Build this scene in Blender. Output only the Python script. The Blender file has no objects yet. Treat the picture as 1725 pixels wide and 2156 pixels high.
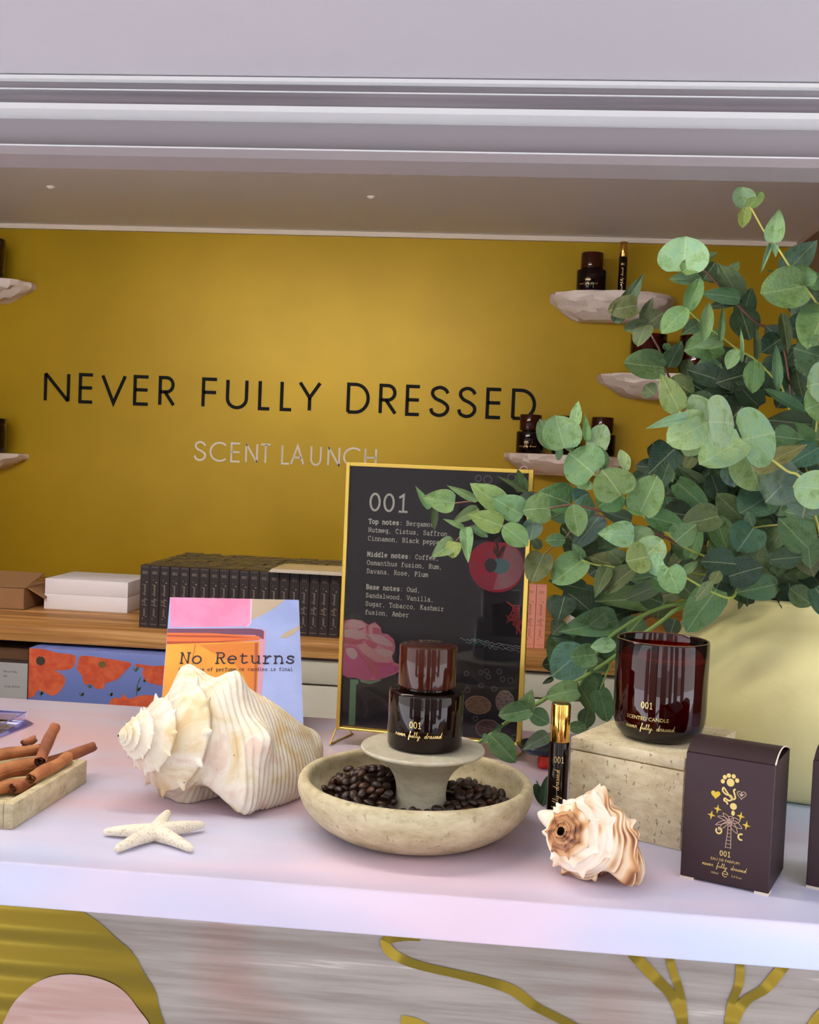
import bpy, bmesh, math, random
import numpy as np
from mathutils import Vector, Matrix
random.seed(7); rng = np.random.default_rng(7)
S = bpy.context.scene; COL = S.collection
PI = math.pi

# ------------------------------------------------------------------ camera
FPX, CX, CY = 2330.0, 862.5, 1078.0
_x = np.array([11.23, -.515, -1.]); _z = np.array([.0419, 1, -.0442]); _z /= np.linalg.norm(_z)
_x -= _z * (_x @ _z); _x /= np.linalg.norm(_x)
_y = np.array([0, 0, 1.]); _y -= _z * (_y @ _z); _y -= _x * (_y @ _x); _y /= np.linalg.norm(_y)
_B = np.array([_x, _y, _z]); CR, CU, CF = _B[:, 0], _B[:, 1], _B[:, 2]
CAM = np.array([0, 0, 1.355])
cd = bpy.data.cameras.new('camera'); co = bpy.data.objects.new('camera', cd); COL.objects.link(co)
cd.sensor_fit = 'HORIZONTAL'; cd.sensor_width = 36; cd.lens = FPX / 1725 * 36
cd.shift_x = 0; cd.clip_start = .01
co.matrix_world = Matrix(((CR[0], CU[0], -CF[0], CAM[0]), (CR[1], CU[1], -CF[1], CAM[1]), (CR[2], CU[2], -CF[2], CAM[2]), (0, 0, 0, 1)))
S.camera = co
def ray(px, py): return (px - CX) / FPX * CR - (py - CY) / FPX * CU + CF
def pz(px, py, z): d = ray(px, py); return CAM + d * ((z - CAM[2]) / d[2])
def pY(px, py, Y): d = ray(px, py); return CAM + d * (Y / d[1])
def pN(px, py, o, n): d = ray(px, py); return CAM + d * (((o - CAM) @ n) / (d @ n))

# ------------------------------------------------------------------ world, sun, exposure
S.view_settings.view_transform = 'Standard'; S.view_settings.look = 'None'
S.view_settings.gamma = 1; S.view_settings.use_curve_mapping = False
S.view_settings.exposure = 0.5
w = bpy.data.worlds.new('sky'); S.world = w; w.use_nodes = True
nt = w.node_tree; nt.nodes.clear()
o_ = nt.nodes.new('ShaderNodeOutputWorld'); b_ = nt.nodes.new('ShaderNodeBackground')
tc = nt.nodes.new('ShaderNodeTexCoord'); sp = nt.nodes.new('ShaderNodeSeparateXYZ'); rp = nt.nodes.new('ShaderNodeValToRGB')
nt.links.new(tc.outputs['Generated'], sp.inputs[0]); nt.links.new(sp.outputs['Z'], rp.inputs[0])
e = rp.color_ramp.elements; e[0].position = 0; e[0].color = (1.0, .98, .95, 1); e[1].position = .6; e[1].color = (.86, .91, 1.0, 1)
nt.links.new(rp.outputs[0], b_.inputs['Color']); b_.inputs['Strength'].default_value = 2.0
nt.links.new(b_.outputs[0], o_.inputs[0])
sl = bpy.data.lights.new('sun', 'SUN'); sl.energy = 26.0; sl.angle = .03; sl.color = (1, .98, .95)
so = bpy.data.objects.new('sun', sl); COL.objects.link(so)
so.rotation_euler = Vector((.35, -1.0, -1.15)).to_track_quat('-Z', 'Y').to_euler()
S.cycles.use_denoising = True
S.cycles.max_bounces = 10; S.cycles.diffuse_bounces = 6; S.cycles.glossy_bounces = 5; S.cycles.transparent_max_bounces = 12
S.cycles.caustics_reflective = False; S.cycles.caustics_refractive = False

# ------------------------------------------------------------------ materials
MATS = {}
def srgb(c):
    f = lambda v: v / 12.92 if v <= .04045 else ((v + .055) / 1.055) ** 2.4
    return tuple(f(v / 255) for v in c) + (1,)
def mat(name, col, rough=.5, metal=0, noise=None, bump=None, coat=0, spec=.5, objcol=False, sub=0):
    """col sRGB 0-255; noise=(scale, colour2, detail, stretch xyz, lo, hi); bump=(scale, strength)"""
    if name in MATS: return MATS[name]
    m = bpy.data.materials.new(name); m.use_nodes = True; n = m.node_tree; B = n.nodes['Principled BSDF']
    B.inputs['Roughness'].default_value = rough; B.inputs['Metallic'].default_value = metal
    B.inputs['Coat Weight'].default_value = coat; B.inputs['Specular IOR Level'].default_value = spec
    B.inputs['Coat Roughness'].default_value = .05
    B.inputs['Base Color'].default_value = srgb(col)
    tcn = n.nodes.new('ShaderNodeTexCoord')
    if noise:
        mp = n.nodes.new('ShaderNodeMapping'); mp.inputs['Scale'].default_value = noise[3]
        n.links.new(tcn.outputs['Object'], mp.inputs[0])
        nz = n.nodes.new('ShaderNodeTexNoise'); nz.inputs['Scale'].default_value = noise[0]; nz.inputs['Detail'].default_value = noise[2]
        n.links.new(mp.outputs[0], nz.inputs['Vector'])
        r = n.nodes.new('ShaderNodeValToRGB'); r.color_ramp.elements[0].position = noise[4]; r.color_ramp.elements[1].position = noise[5]
        r.color_ramp.elements[0].color = srgb(col); r.color_ramp.elements[1].color = srgb(noise[1])
        n.links.new(nz.outputs['Fac'], r.inputs[0]); n.links.new(r.outputs[0], B.inputs['Base Color'])
    if bump:
        nb = n.nodes.new('ShaderNodeTexNoise'); nb.inputs['Scale'].default_value = bump[0]; nb.inputs['Detail'].default_value = 4
        n.links.new(tcn.outputs['Object'], nb.inputs['Vector'])
        bp = n.nodes.new('ShaderNodeBump'); bp.inputs['Strength'].default_value = bump[1]; bp.inputs['Distance'].default_value = .002
        n.links.new(nb.outputs['Fac'], bp.inputs['Height']); n.links.new(bp.outputs[0], B.inputs['Normal'])
    MATS[name] = m; return m
def N(m, t, **kw):
    nd = m.node_tree.nodes.new(t)
    for k, v in kw.items(): setattr(nd, k, v)
    return nd
def L(m, a, b): m.node_tree.links.new(a, b)
def ramp(m, stops, src):
    r = N(m, 'ShaderNodeValToRGB'); el = r.color_ramp.elements
    while len(el) < len(stops): el.new(.5)
    for k, (p, c) in enumerate(stops): el[k].position = p; el[k].color = srgb(c)
    L(m, src, r.inputs[0]); return r
def glassy(name, tint, refl=.9, rough=.02):
    if name in MATS: return MATS[name]
    m = bpy.data.materials.new(name); m.use_nodes = True; n = m.node_tree; n.nodes.clear()
    out = N(m, 'ShaderNodeOutputMaterial'); t = N(m, 'ShaderNodeBsdfTransparent'); g = N(m, 'ShaderNodeBsdfGlossy')
    t.inputs[0].default_value = srgb(tint); g.inputs['Roughness'].default_value = rough; g.inputs[0].default_value = (refl, refl, refl, 1)
    fr = N(m, 'ShaderNodeFresnel'); fr.inputs[0].default_value = 1.5; mx = N(m, 'ShaderNodeMixShader')
    L(m, fr.outputs[0], mx.inputs[0]); L(m, t.outputs[0], mx.inputs[1]); L(m, g.outputs[0], mx.inputs[2]); L(m, mx.outputs[0], out.inputs[0])
    MATS[name] = m; return m

def travertine(name, a, b, c, pits=1.0, scale=1.0):
    m = mat(name, a, .55); B = m.node_tree.nodes['Principled BSDF']; tcn = N(m, 'ShaderNodeTexCoord')
    mp = N(m, 'ShaderNodeMapping'); mp.inputs['Scale'].default_value = (1, 1, 2.2); L(m, tcn.outputs['Object'], mp.inputs[0])
    n1 = N(m, 'ShaderNodeTexNoise'); n1.inputs['Scale'].default_value = 30 * scale; n1.inputs['Detail'].default_value = 7; n1.inputs['Roughness'].default_value = .65
    L(m, mp.outputs[0], n1.inputs['Vector'])
    r = ramp(m, [(.32, b), (.5, a), (.68, c)], n1.outputs['Fac'])
    mp2 = N(m, 'ShaderNodeMapping'); mp2.inputs['Scale'].default_value = (1, 1, .55); L(m, tcn.outputs['Object'], mp2.inputs[0])
    n2 = N(m, 'ShaderNodeTexNoise'); n2.inputs['Scale'].default_value = 170 * scale; n2.inputs['Detail'].default_value = 2; L(m, mp2.outputs[0], n2.inputs['Vector'])
    r2 = ramp(m, [(.30, (130, 112, 85)), (.37, (255, 255, 255))], n2.outputs['Fac'])
    mx = N(m, 'ShaderNodeMix', data_type='RGBA', blend_type='MULTIPLY'); mx.inputs[0].default_value = .8 * pits
    L(m, r.outputs[0], mx.inputs[6]); L(m, r2.outputs[0], mx.inputs[7]); L(m, mx.outputs[2], B.inputs['Base Color'])
    bp = N(m, 'ShaderNodeBump'); bp.inputs['Strength'].default_value = .5 * pits; bp.inputs['Distance'].default_value = .0012
    L(m, r2.outputs[0], bp.inputs['Height']); L(m, bp.outputs[0], B.inputs['Normal']); return m

# ------------------------------------------------------------------ mesh helpers
def tagit(o, label=None, cat=None, group=None, kind=None):
    if label: o['label'] = label
    if cat: o['category'] = cat
    if group: o['group'] = group
    if kind: o['kind'] = kind
    return o
def root_of(o):
    while o.parent: o = o.parent
    return o
def thing(name, label, cat, loc, group=None):
    o = bpy.data.objects.new(name, None); COL.objects.link(o); o.location = tuple(loc); o.empty_display_size = .02
    return tagit(o, label, cat, group)
def mesh(name, V, F, m, smooth=False):
    me = bpy.data.meshes.new(name); me.from_pydata([tuple(map(float, v)) for v in V], [], [tuple(map(int, f)) for f in F])
    if m: me.materials.append(m)
    if smooth: me.polygons.foreach_set('use_smooth', [True] * len(me.polygons))
    me.update(); return me
def put(name, VF, m, parent=None, loc=None, smooth=False, label=None):
    """VF in world coordinates; a part is stored relative to its thing's base"""
    V, F = VF; V = np.asarray(V, float)
    base = np.array(root_of(parent).location) if parent else np.array(loc if loc is not None else (0, 0, 0))
    o = bpy.data.objects.new(name, mesh(name, V - base, F, m, smooth)); COL.objects.link(o)
    if parent: o.parent = parent
    else: o.location = tuple(base)
    if label: o['label'] = label
    return o
def autosmooth(o, ang=35):
    bm = bmesh.new(); bm.from_mesh(o.data)
    for f in bm.faces: f.smooth = True
    for e in bm.edges:
        e.smooth = len(e.link_faces) == 2 and e.calc_face_angle(0) < math.radians(ang)
    bm.to_mesh(o.data); bm.free(); return o
def bevel(o, wd, seg=2, ang=30):
    bm = bmesh.new(); bm.from_mesh(o.data); bmesh.ops.remove_doubles(bm, verts=bm.verts, dist=1e-6)
    es = [e for e in bm.edges if len(e.link_faces) == 2 and e.calc_face_angle(0) > math.radians(ang)]
    bmesh.ops.bevel(bm, geom=es, offset=wd, segments=seg, profile=.5, affect='EDGES')
    bm.to_mesh(o.data); bm.free(); return autosmooth(o)
def join(*VFs):
    V = []; F = []; n = 0
    for v, f in VFs:
        V.extend(list(v)); F.extend([tuple(i + n for i in q) for q in f]); n += len(v)
    return np.array(V), F
def boxvf(c0, c1):
    x0, y0, z0 = c0; x1, y1, z1 = c1
    V = [(x0, y0, z0), (x1, y0, z0), (x1, y1, z0), (x0, y1, z0), (x0, y0, z1), (x1, y0, z1), (x1, y1, z1), (x0, y1, z1)]
    return np.array(V), [(0, 3, 2, 1), (4, 5, 6, 7), (0, 1, 5, 4), (1, 2, 6, 5), (2, 3, 7, 6), (3, 0, 4, 7)]
def orient(VF, O, a, b=None, c=(0, 0, 1)):
    """place local x,y,z along a,b,c from O"""
    V, F = VF; a = np.array(a, float); a /= np.linalg.norm(a); c = np.array(c, float); c /= np.linalg.norm(c)
    b = np.cross(c, a) if b is None else np.array(b, float); b = b / np.linalg.norm(b)
    return np.array(O) + V[:, :1] * a + V[:, 1:2] * b + V[:, 2:3] * c, F
def lathe(prof, O, seg=48, cap=True):
    """prof list of (r,z) bottom->top or around"""
    V = []; F = []; O = np.array(O); n = len(prof)
    for r, z in prof:
        for k in range(seg):
            a = 2 * PI * k / seg; V.append((O[0] + r * math.cos(a), O[1] + r * math.sin(a), O[2] + z))
    for i in range(n - 1):
        for k in range(seg):
            k2 = (k + 1) % seg; F.append((i * seg + k, i * seg + k2, (i + 1) * seg + k2, (i + 1) * seg + k))
    if cap:
        if prof[0][0] > 1e-6: F.append(tuple(range(seg))[::-1])
        if prof[-1][0] > 1e-6: F.append(tuple((n - 1) * seg + k for k in range(seg)))
    return np.array(V), F
def catmull(P, n=6, closed=False):
    P = np.asarray(P, float)
    Q = np.vstack([P[-1:], P, P[:2]]) if closed else np.vstack([2 * P[0] - P[1], P, 2 * P[-1] - P[-2]])
    out = []
    for i in range(1, len(Q) - 2):
        for k in range(n):
            t = k / n; a, b, c, d = Q[i - 1:i + 3]
            out.append(.5 * (2 * b + (c - a) * t + (2 * a - 5 * b + 4 * c - d) * t * t + (3 * b - a - 3 * c + d) * t ** 3))
    if not closed: out.append(Q[-2])
    return np.array(out)
def tube(P, R, seg=8, cap=True):
    P = np.asarray(P, float); n = len(P); R = np.broadcast_to(np.asarray(R, float), (n,)); V = []; F = []; u = None
    for i in range(n):
        t = P[min(i + 1, n - 1)] - P[max(i - 1, 0)]; t /= np.linalg.norm(t) + 1e-12
        if u is None: u = np.cross(t, (0, 0, 1.)) if abs(t[2]) < .9 else np.cross(t, (1., 0, 0))
        u = u - t * (u @ t); u /= np.linalg.norm(u); v = np.cross(t, u)
        for k in range(seg):
            a = 2 * PI * k / seg; V.append(P[i] + R[i] * (math.cos(a) * u + math.sin(a) * v))
    for i in range(n - 1):
        for k in range(seg):
            k2 = (k + 1) % seg; F.append((i * seg + k, i * seg + k2, (i + 1) * seg + k2, (i + 1) * seg + k))
    if cap: F += [tuple(range(seg))[::-1], tuple((n - 1) * seg + k for k in range(seg))]
    return np.array(V), F
def arc(cx, cy, rx, ry, a0, a1, n=12):
    return [(cx + rx * math.cos(math.radians(a0 + (a1 - a0) * k / n)), cy + ry * math.sin(math.radians(a0 + (a1 - a0) * k / n))) for k in range(n + 1)]
def ribbon(poly, wd, closed=False):
    """2-D stroke of even width with mitred joints"""
    P = [np.array(p, float) for p in poly]
    Q = [P[0]]
    for p in P[1:]:
        if np.linalg.norm(p - Q[-1]) > 1e-9: Q.append(p)
    n = len(Q); V = []; F = []
    wd = np.broadcast_to(np.asarray(wd, float), (len(P),))[:n] if not np.isscalar(wd) else [wd] * n
    for i in range(n):
        a = Q[i] - Q[i - 1] if (i > 0 or closed) else None; b = Q[(i + 1) % n] - Q[i] if (i < n - 1 or closed) else None
        if a is None: a = b
        if b is None: b = a
        a = a / (np.linalg.norm(a) + 1e-12); b = b / (np.linalg.norm(b) + 1e-12)
        na = np.array([-a[1], a[0]]); nb = np.array([-b[1], b[0]]); m_ = na + nb; d = m_ @ m_
        m_ = m_ * (2 / d) if d > .35 else nb
        V += [Q[i] + m_ * wd[i] / 2, Q[i] - m_ * wd[i] / 2]
    for i in range(n - 1 + (1 if closed else 0)):
        j = (i + 1) % n; F.append((2 * i, 2 * i + 1, 2 * j + 1, 2 * j))
    return np.array(V), F

# ------------------------------------------------------------------ stroke lettering
def spl(*p, n=5): return [tuple(q) for q in catmull(p, n)]
SANS = {  # cap height 1: (width, strokes)
 'N': (.90, [[(0, 0), (0, 1)], [(0, 1), (.9, 0)], [(.9, 0), (.9, 1)]]), 'E': (.5, [[(.5, 1), (0, 1), (0, 0), (.5, 0)], [(0, .52), (.48, .52)]]),
 'V': (.88, [[(0, 1), (.44, 0), (.88, 1)]]), 'R': (.56, [[(0, 0), (0, 1), (.26, 1)] + arc(.26, .74, .26, .26, 90, -90) + [(0, .48)], [(.2, .48), (.56, 0)]]),
 'F': (.5, [[(0, 0), (0, 1), (.5, 1)], [(0, .52), (.48, .52)]]), 'U': (.68, [[(0, 1), (0, .34)] + arc(.34, .34, .34, .34, 180, 360) + [(.68, 1)]]),
 'L': (.44, [[(0, 1), (0, 0), (.44, 0)]]), 'Y': (.78, [[(0, 1), (.39, .46), (.78, 1)], [(.39, .46), (.39, 0)]]),
 'D': (.78, [[(0, 0), (0, 1), (.28, 1)] + arc(.28, .5, .5, .5, 90, -90, 20) + [(0, 0)]]),
 'S': (.56, [spl((.52, .80), (.44, .93), (.28, 1), (.1, .92), (.06, .76), (.16, .6), (.36, .49), (.5, .36), (.52, .2), (.42, .05), (.25, 0), (.08, .08), (.02, .24))]),
 'C': (.76, [arc(.5, .5, .5, .5, 48, 312, 26)]), 'T': (.54, [[(0, 1), (.54, 1)], [(.27, 1), (.27, 0)]]),
 'A': (.84, [[(0, 0), (.42, 1), (.84, 0)], [(.16, .36), (.68, .36)]]), 'H': (.68, [[(0, 0), (0, 1)], [(.68, 0), (.68, 1)], [(0, .52), (.68, .52)]])}
x_ = .70
COUR = {
 'T': [[(.12, .78), (.12, 1), (.88, 1), (.88, .78)], [(.5, 1), (.5, 0)], [(.28, 0), (.72, 0)]],
 'B': [[(.1, 1), (.55, 1)] + arc(.55, .77, .25, .23, 90, -90, 6) + [(.25, .54)], [(.55, .54)] + arc(.57, .27, .28, .27, 90, -90, 6) + [(.1, 0)], [(.25, 0), (.25, 1)]],
 'N': [[(.06, 1), (.24, 1), (.78, 0), (.78, 1)], [(.22, 1), (.22, 0)], [(.08, 0), (.4, 0)], [(.62, 1), (.94, 1)]],
 'C': [arc(.52, .5, .38, .5, 40, 315, 14), [(.82, .7), (.82, .98)]],
 'S': [spl((.76, .8), (.66, .95), (.48, 1), (.28, .92), (.22, .76), (.32, .6), (.55, .52), (.76, .4), (.78, .2), (.66, .05), (.46, 0), (.28, .06), (.2, .2), n=3), [(.78, .7), (.78, .98)], [(.18, .02), (.18, .3)]],
 'M': [[(.02, 1), (.18, 1), (.5, .4), (.82, 1), (.98, 1)], [(.16, 1), (.16, 0)], [(.84, 1), (.84, 0)], [(.02, 0), (.34, 0)], [(.66, 0), (.98, 0)]],
 'O': [arc(.5, .5, .4, .5, 0, 360, 18)], 'D': [[(.1, 1), (.48, 1)] + arc(.48, .5, .36, .5, 90, -90, 10) + [(.1, 0)], [(.24, 0), (.24, 1)]],
 'R': [[(.08, 1), (.55, 1)] + arc(.55, .76, .24, .24, 90, -90, 6) + [(.24, .52)], [(.24, 1), (.24, 0)], [(.08, 0), (.42, 0)], [(.5, .52), (.78, 0), (.95, 0)]],
 'P': [[(.1, 1), (.56, 1)] + arc(.56, .74, .26, .26, 90, -90, 6) + [(.26, .48)], [(.26, 1), (.26, 0)], [(.1, 0), (.5, 0)]],
 'V': [[(.16, 1), (.5, 0), (.84, 1)], [(.03, 1), (.33, 1)], [(.67, 1), (.97, 1)]],
 'K': [[(.24, 0), (.24, 1)], [(.08, 1), (.4, 1)], [(.08, 0), (.4, 0)], [(.8, 1), (.26, .46)], [(.44, .62), (.82, 0), (.95, 0)], [(.62, 1), (.92, 1)]],
 'A': [[(.14, 0), (.48, 1), (.52, 1), (.86, 0)], [(.28, .36), (.72, .36)], [(.02, 0), (.3, 0)], [(.7, 0), (.98, 0)], [(.26, 1), (.5, 1)]],
 'a': [[(.2, .6)] + arc(.48, .48, .26, .22, 150, 0, 6) + [(.74, .0), (.92, 0)], arc(.46, .2, .28, .2, 20, 350, 10), [(.5, .42), (.74, .36)]],
 'b': [[(.08, 1), (.22, 1), (.22, 0), (.08, 0)], arc(.52, .34, .32, .35, 0, 360, 14)], 'c': [arc(.52, .35, .34, .35, 40, 320, 12), [(.8, .45), (.8, .68)]],
 'd': [[(.62, 1), (.78, 1), (.78, 0), (.93, 0)], arc(.46, .34, .32, .35, 0, 360, 14)],
 'e': [[(.16, .37), (.84, .37)] + arc(.5, .35, .34, .35, 0, 310, 14)], 'f': [spl((.86, .94), (.7, 1), (.5, .98), (.4, .82), (.4, .4), n=3) + [(.4, 0)], [(.16, .68), (.76, .68)], [(.16, 0), (.7, 0)]],
 'g': [arc(.45, .37, .31, .32, 0, 360, 14), [(.92, .69), (.76, .69), (.76, -.1)] + arc(.5, -.1, .26, .2, 0, -120, 6)],
 'h': [[(.06, 1), (.22, 1), (.22, 0)], [(.06, 0), (.38, 0)], [(.22, .45)] + arc(.5, .44, .28, .26, 180, 0, 8) + [(.78, 0)], [(.62, 0), (.94, 0)]],
 'i': [[(.2, .69), (.5, .69), (.5, 0)], [(.16, 0), (.84, 0)], [(.5, .92), (.5, 1.03)]],
 'k': [[(.1, 1), (.24, 1), (.24, 0)], [(.08, 0), (.38, 0)], [(.78, .69), (.26, .26)], [(.42, .4), (.8, 0), (.94, 0)], [(.6, .69), (.9, .69)]],
 'l': [[(.2, 1), (.5, 1), (.5, 0)], [(.16, 0), (.84, 0)]],
 'm': [[(0, .69), (.12, .69), (.12, 0)], [(0, 0), (.24, 0)], [(.12, .5)] + arc(.32, .5, .18, .19, 180, 0, 6) + [(.5, 0), (.6, 0)], [(.5, .5)] + arc(.69, .5, .18, .19, 180, 0, 6) + [(.87, 0), (1, 0)]],
 'n': [[(.06, .69), (.22, .69), (.22, 0)], [(.06, 0), (.38, 0)], [(.22, .45)] + arc(.5, .43, .28, .27, 180, 0, 8) + [(.78, 0)], [(.62, 0), (.94, 0)]],
 'o': [arc(.5, .35, .35, .35, 0, 360, 16)], 'p': [[(.06, .69), (.22, .69), (.22, -.3)], [(.06, -.3), (.42, -.3)], arc(.53, .35, .32, .34, 0, 360, 14)],
 'r': [[(.12, .69), (.34, .69), (.34, 0)], [(.12, 0), (.68, 0)], spl((.34, .4), (.5, .6), (.68, .69), (.86, .62), n=3)],
 's': [spl((.76, .56), (.6, .69), (.36, .66), (.26, .52), (.4, .4), (.64, .33), (.77, .2), (.66, .04), (.4, 0), (.22, .12), n=3), [(.77, .5), (.77, .68)], [(.2, .02), (.2, .22)]],
 't': [[(.36, .95), (.36, .16)] + arc(.55, .16, .19, .16, 180, 330, 6) + [(.86, .1)], [(.14, .69), (.78, .69)]],
 'u': [[(.06, .69), (.22, .69), (.22, .24)] + arc(.48, .24, .26, .24, 180, 330, 6) + [(.78, .2)], [(.62, .69), (.78, .69), (.78, 0), (.93, 0)]],
 'v': [[(.16, .69), (.5, 0), (.84, .69)], [(.03, .69), (.33, .69)], [(.67, .69), (.97, .69)]],
 'w': [[(.1, .69), (.28, 0), (.5, .55), (.72, 0), (.9, .69)], [(0, .69), (.26, .69)], [(.74, .69), (1, .69)]],
 'y': [[(.16, .69), (.5, 0)], [(.84, .69), (.36, -.3), (.14, -.3)], [(.03, .69), (.33, .69)], [(.67, .69), (.97, .69)]],
 '0': [arc(.5, .5, .33, .5, 0, 360, 20)], '1': [[(.22, .82), (.52, 1), (.52, 0)], [(.2, 0), (.84, 0)]],
 ',': [[(.5, .1), (.4, -.16)]], ':': [[(.5, .04), (.5, .14)], [(.5, .56), (.5, .66)]], '.': [[(.5, 0), (.5, .1)]]}
def cour(text, adv, cap, wd, bold=None):
    """monospaced slab lettering: 2-D verts + faces; bold=(n chars, width)"""
    out = []
    for k, ch in enumerate(text):
        for s in COUR.get(ch, []):
            out.append(ribbon([((k + x) * adv, y * cap) for x, y in s], bold[1] if bold and k < bold[0] else wd))
    return join(*out)
def script(scale, wd, seg=None):
    """handwritten line 'never fully dressed' as one looping stroke, about 10 units long"""
    g = {'n': [(0, 0), (.1, .45), (.2, .5), (.18, .05), (.35, .45), (.5, .45), (.5, .05), (.65, .05)],
         'e': [(0, .1), (.3, .3), (.25, .48), (.1, .4), (.12, .1), (.35, .02), (.5, .12)],
         'v': [(0, .4), (.1, .45), (.2, .02), (.4, .45), (.55, .4)], 'r': [(0, .05), (.15, .48), (.25, .4), (.4, .45), (.38, .1), (.55, .05)],
         'f': [(0, .1), (.4, .9), (.5, 1.2), (.35, 1.15), (.2, .2), (.05, -.5), (-.05, -.45), (.15, .1), (.5, .15)],
         'u': [(0, .45), (.05, .08), (.25, .05), (.4, .45), (.42, .05), (.6, .1)], 'l': [(0, .1), (.35, .8), (.38, 1.1), (.25, 1.0), (.18, .2), (.28, .02), (.45, .12)],
         'y': [(0, .45), (.08, .1), (.28, .1), (.42, .45), (.3, -.2), (.05, -.65), (0, -.45), (.3, 0), (.7, .2)],
         'd': [(.4, .4), (.15, .4), (.05, .1), (.25, .02), (.45, .4), (.72, 1.15), (.5, .3), (.5, .02), (.65, .08)],
         's': [(0, .05), (.25, .48), (.3, .15), (.15, .02), (.45, .1)]}
    x = 0; out = []
    for wv in ('never', 'fully', 'dressed'):
        P = []
        for ch in wv:
            P += [(x + a * .95, b) for a, b in g[ch]]; x += max(a for a, b in g[ch]) * .95
        out.append(ribbon(catmull(np.array(P) * scale, 3), wd)); x += .75
    V, F = join(*out); V[:, 0] -= x * scale / 2; return V, F
_fc = {}
def sans_small(text, cap):
    """built-in font outline as 2-D mesh, centred"""
    if text not in _fc:
        c = bpy.data.curves.new('t', 'FONT'); c.body = text; c.resolution_u = 2
        ob = bpy.data.objects.new('t', c); COL.objects.link(ob); dg = bpy.context.evaluated_depsgraph_get(); dg.update()
        me = bpy.data.meshes.new_from_object(ob.evaluated_get(dg))
        V = np.array([v.co[:2] for v in me.vertices]); F = [tuple(p.vertices) for p in me.polygons]
        bpy.data.objects.remove(ob); bpy.data.curves.remove(c); bpy.data.meshes.remove(me); _fc[text] = (V, F)
    V, F = _fc[text]; V = V * (cap / .70); V = V - np.array([(V[:, 0].min() + V[:, 0].max()) / 2, 0]); return V, F
def flat(VF, O, a, b, off=0):
    """2-D (u,v) mesh onto plane O + u a + v b, lifted by off along the normal towards a x b"""
    V, F = VF; V = np.asarray(V, float); n = np.cross(a, b); n = n / np.linalg.norm(n)
    return np.array(O) + V[:, :1] * np.array(a) + V[:, 1:2] * np.array(b) + n * off, F
def wrap(VF, O, r, ang0):
    """2-D (u,v) mesh around a vertical cylinder at O; ang0 faces the reader"""
    V, F = VF; a = ang0 + V[:, 0] / r
    return np.stack([O[0] + r * np.cos(a), O[1] + r * np.sin(a), O[2] + V[:, 1]], 1), F
def poly(P, closed_smooth=0):
    P = np.asarray(P, float)
    if closed_smooth: P = catmull(P, closed_smooth, True)
    return P, [tuple(range(len(P)))]
def disc(cx, cy, rx, ry=None, n=24, j=0, ph=0):
    ry = rx if ry is None else ry
    P = [(cx + rx * (1 + j * math.sin(5 * 2 * PI * k / n + ph) * .6 + j * math.sin(11 * 2 * PI * k / n + 2 * ph) * .5) * math.cos(2 * PI * k / n), cy + ry * (1 + j * math.sin(7 * 2 * PI * k / n + ph) * .7) * math.sin(2 * PI * k / n)) for k in range(n)]
    return np.array(P), [tuple(range(n))]
def ring(cx, cy, r, wd): return ribbon([(cx + r * math.cos(a), cy + r * math.sin(a)) for a in np.linspace(0, 2 * PI, 16)], wd)
def copy_tree(o, loc=None, parent=None, **tags):
    c = o.copy(); COL.objects.link(c); c.parent = parent
    if loc is not None: c.location = tuple(loc)
    for k, v in tags.items(): c[k] = v
    for ch in list(o.children): copy_tree(ch, None, c)
    return c
# ================================================================== LARGE STRUCTURE
YF, YB, YW, ZC, XR, XL = .8985, 1.495, 2.95, 1.962, .735, -1.75
def structure(name, VF, m, **k): return tagit(put(name, VF, m, **k), kind='structure')
m_gold = mat('gold_wall_paint', (192, 160, 30), .36, .2, noise=(2.2, (174, 144, 24), 4, (1, 1, 1), .35, .7), spec=.3)
m_ceil = mat('taupe_ceiling', (240, 242, 246), .5)
m_side = mat('brown_side_panel', (128, 100, 84), .55)
m_white = mat('white_trim', (232, 222, 208), .5)
m_lav = mat('lavender_paint', (174, 170, 174), .45)
m_alu = mat('aluminium', (146, 140, 144), .4, .7, noise=(3, (120, 114, 118), 3, (1, 20, 60), .3, .7))
m_bead = mat('white_bead', (208, 208, 206), .35)
structure('wall_back', boxvf((XL, YW, .1), (XR, YW + .04, ZC)), m_gold)
structure('ceiling', boxvf((XL, .99, ZC), (XR, YW + .04, ZC + .06)), m_ceil)
structure('wall_left', boxvf((XL - .04, .99, .1), (XL, YW + .04, ZC + .06)), m_side)
structure('wall_right', boxvf((XR, .99, .1), (XR + .04, YW + .04, ZC + .06)), m_side)
structure('floor', boxvf((XL - .04, .93, .05), (XR + .04, YW + .04, .1)), mat('grey_vinyl_floor', (120, 112, 104), .5))
structure('trim_1', boxvf((XL, YW - .012, ZC - .012), (XR, YW, ZC)), m_white)
structure('trim_2', boxvf((XR - .03, .99, ZC - .014), (XR, YW - .012, ZC)), mat('pinkish_corner_strip', (170, 146, 132), .5))
structure('wall_front', boxvf((XL - .3, .955, 1.6185), (XR + .5, .99, 2.06)), mat('mauve_fascia', (138, 131, 134), .45))
structure('trim_3', boxvf((XL - .3, .945, 1.6105), (XR + .5, .99, 1.6185)), mat('lip_paint', (140, 130, 130), .45))
o = structure('trim_4', boxvf((XL - .3, .93, 1.6490), (XR + .5, .955, 1.6680)), m_alu)
put('groove_ridge', boxvf((XL - .3, .9285, 1.6612), (XR + .5, .93, 1.6622)), m_bead, o)
structure('trim_20', boxvf((XL - .3, .9435, 1.6178), (XR + .5, .945, 1.6188)), m_bead)
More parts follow.
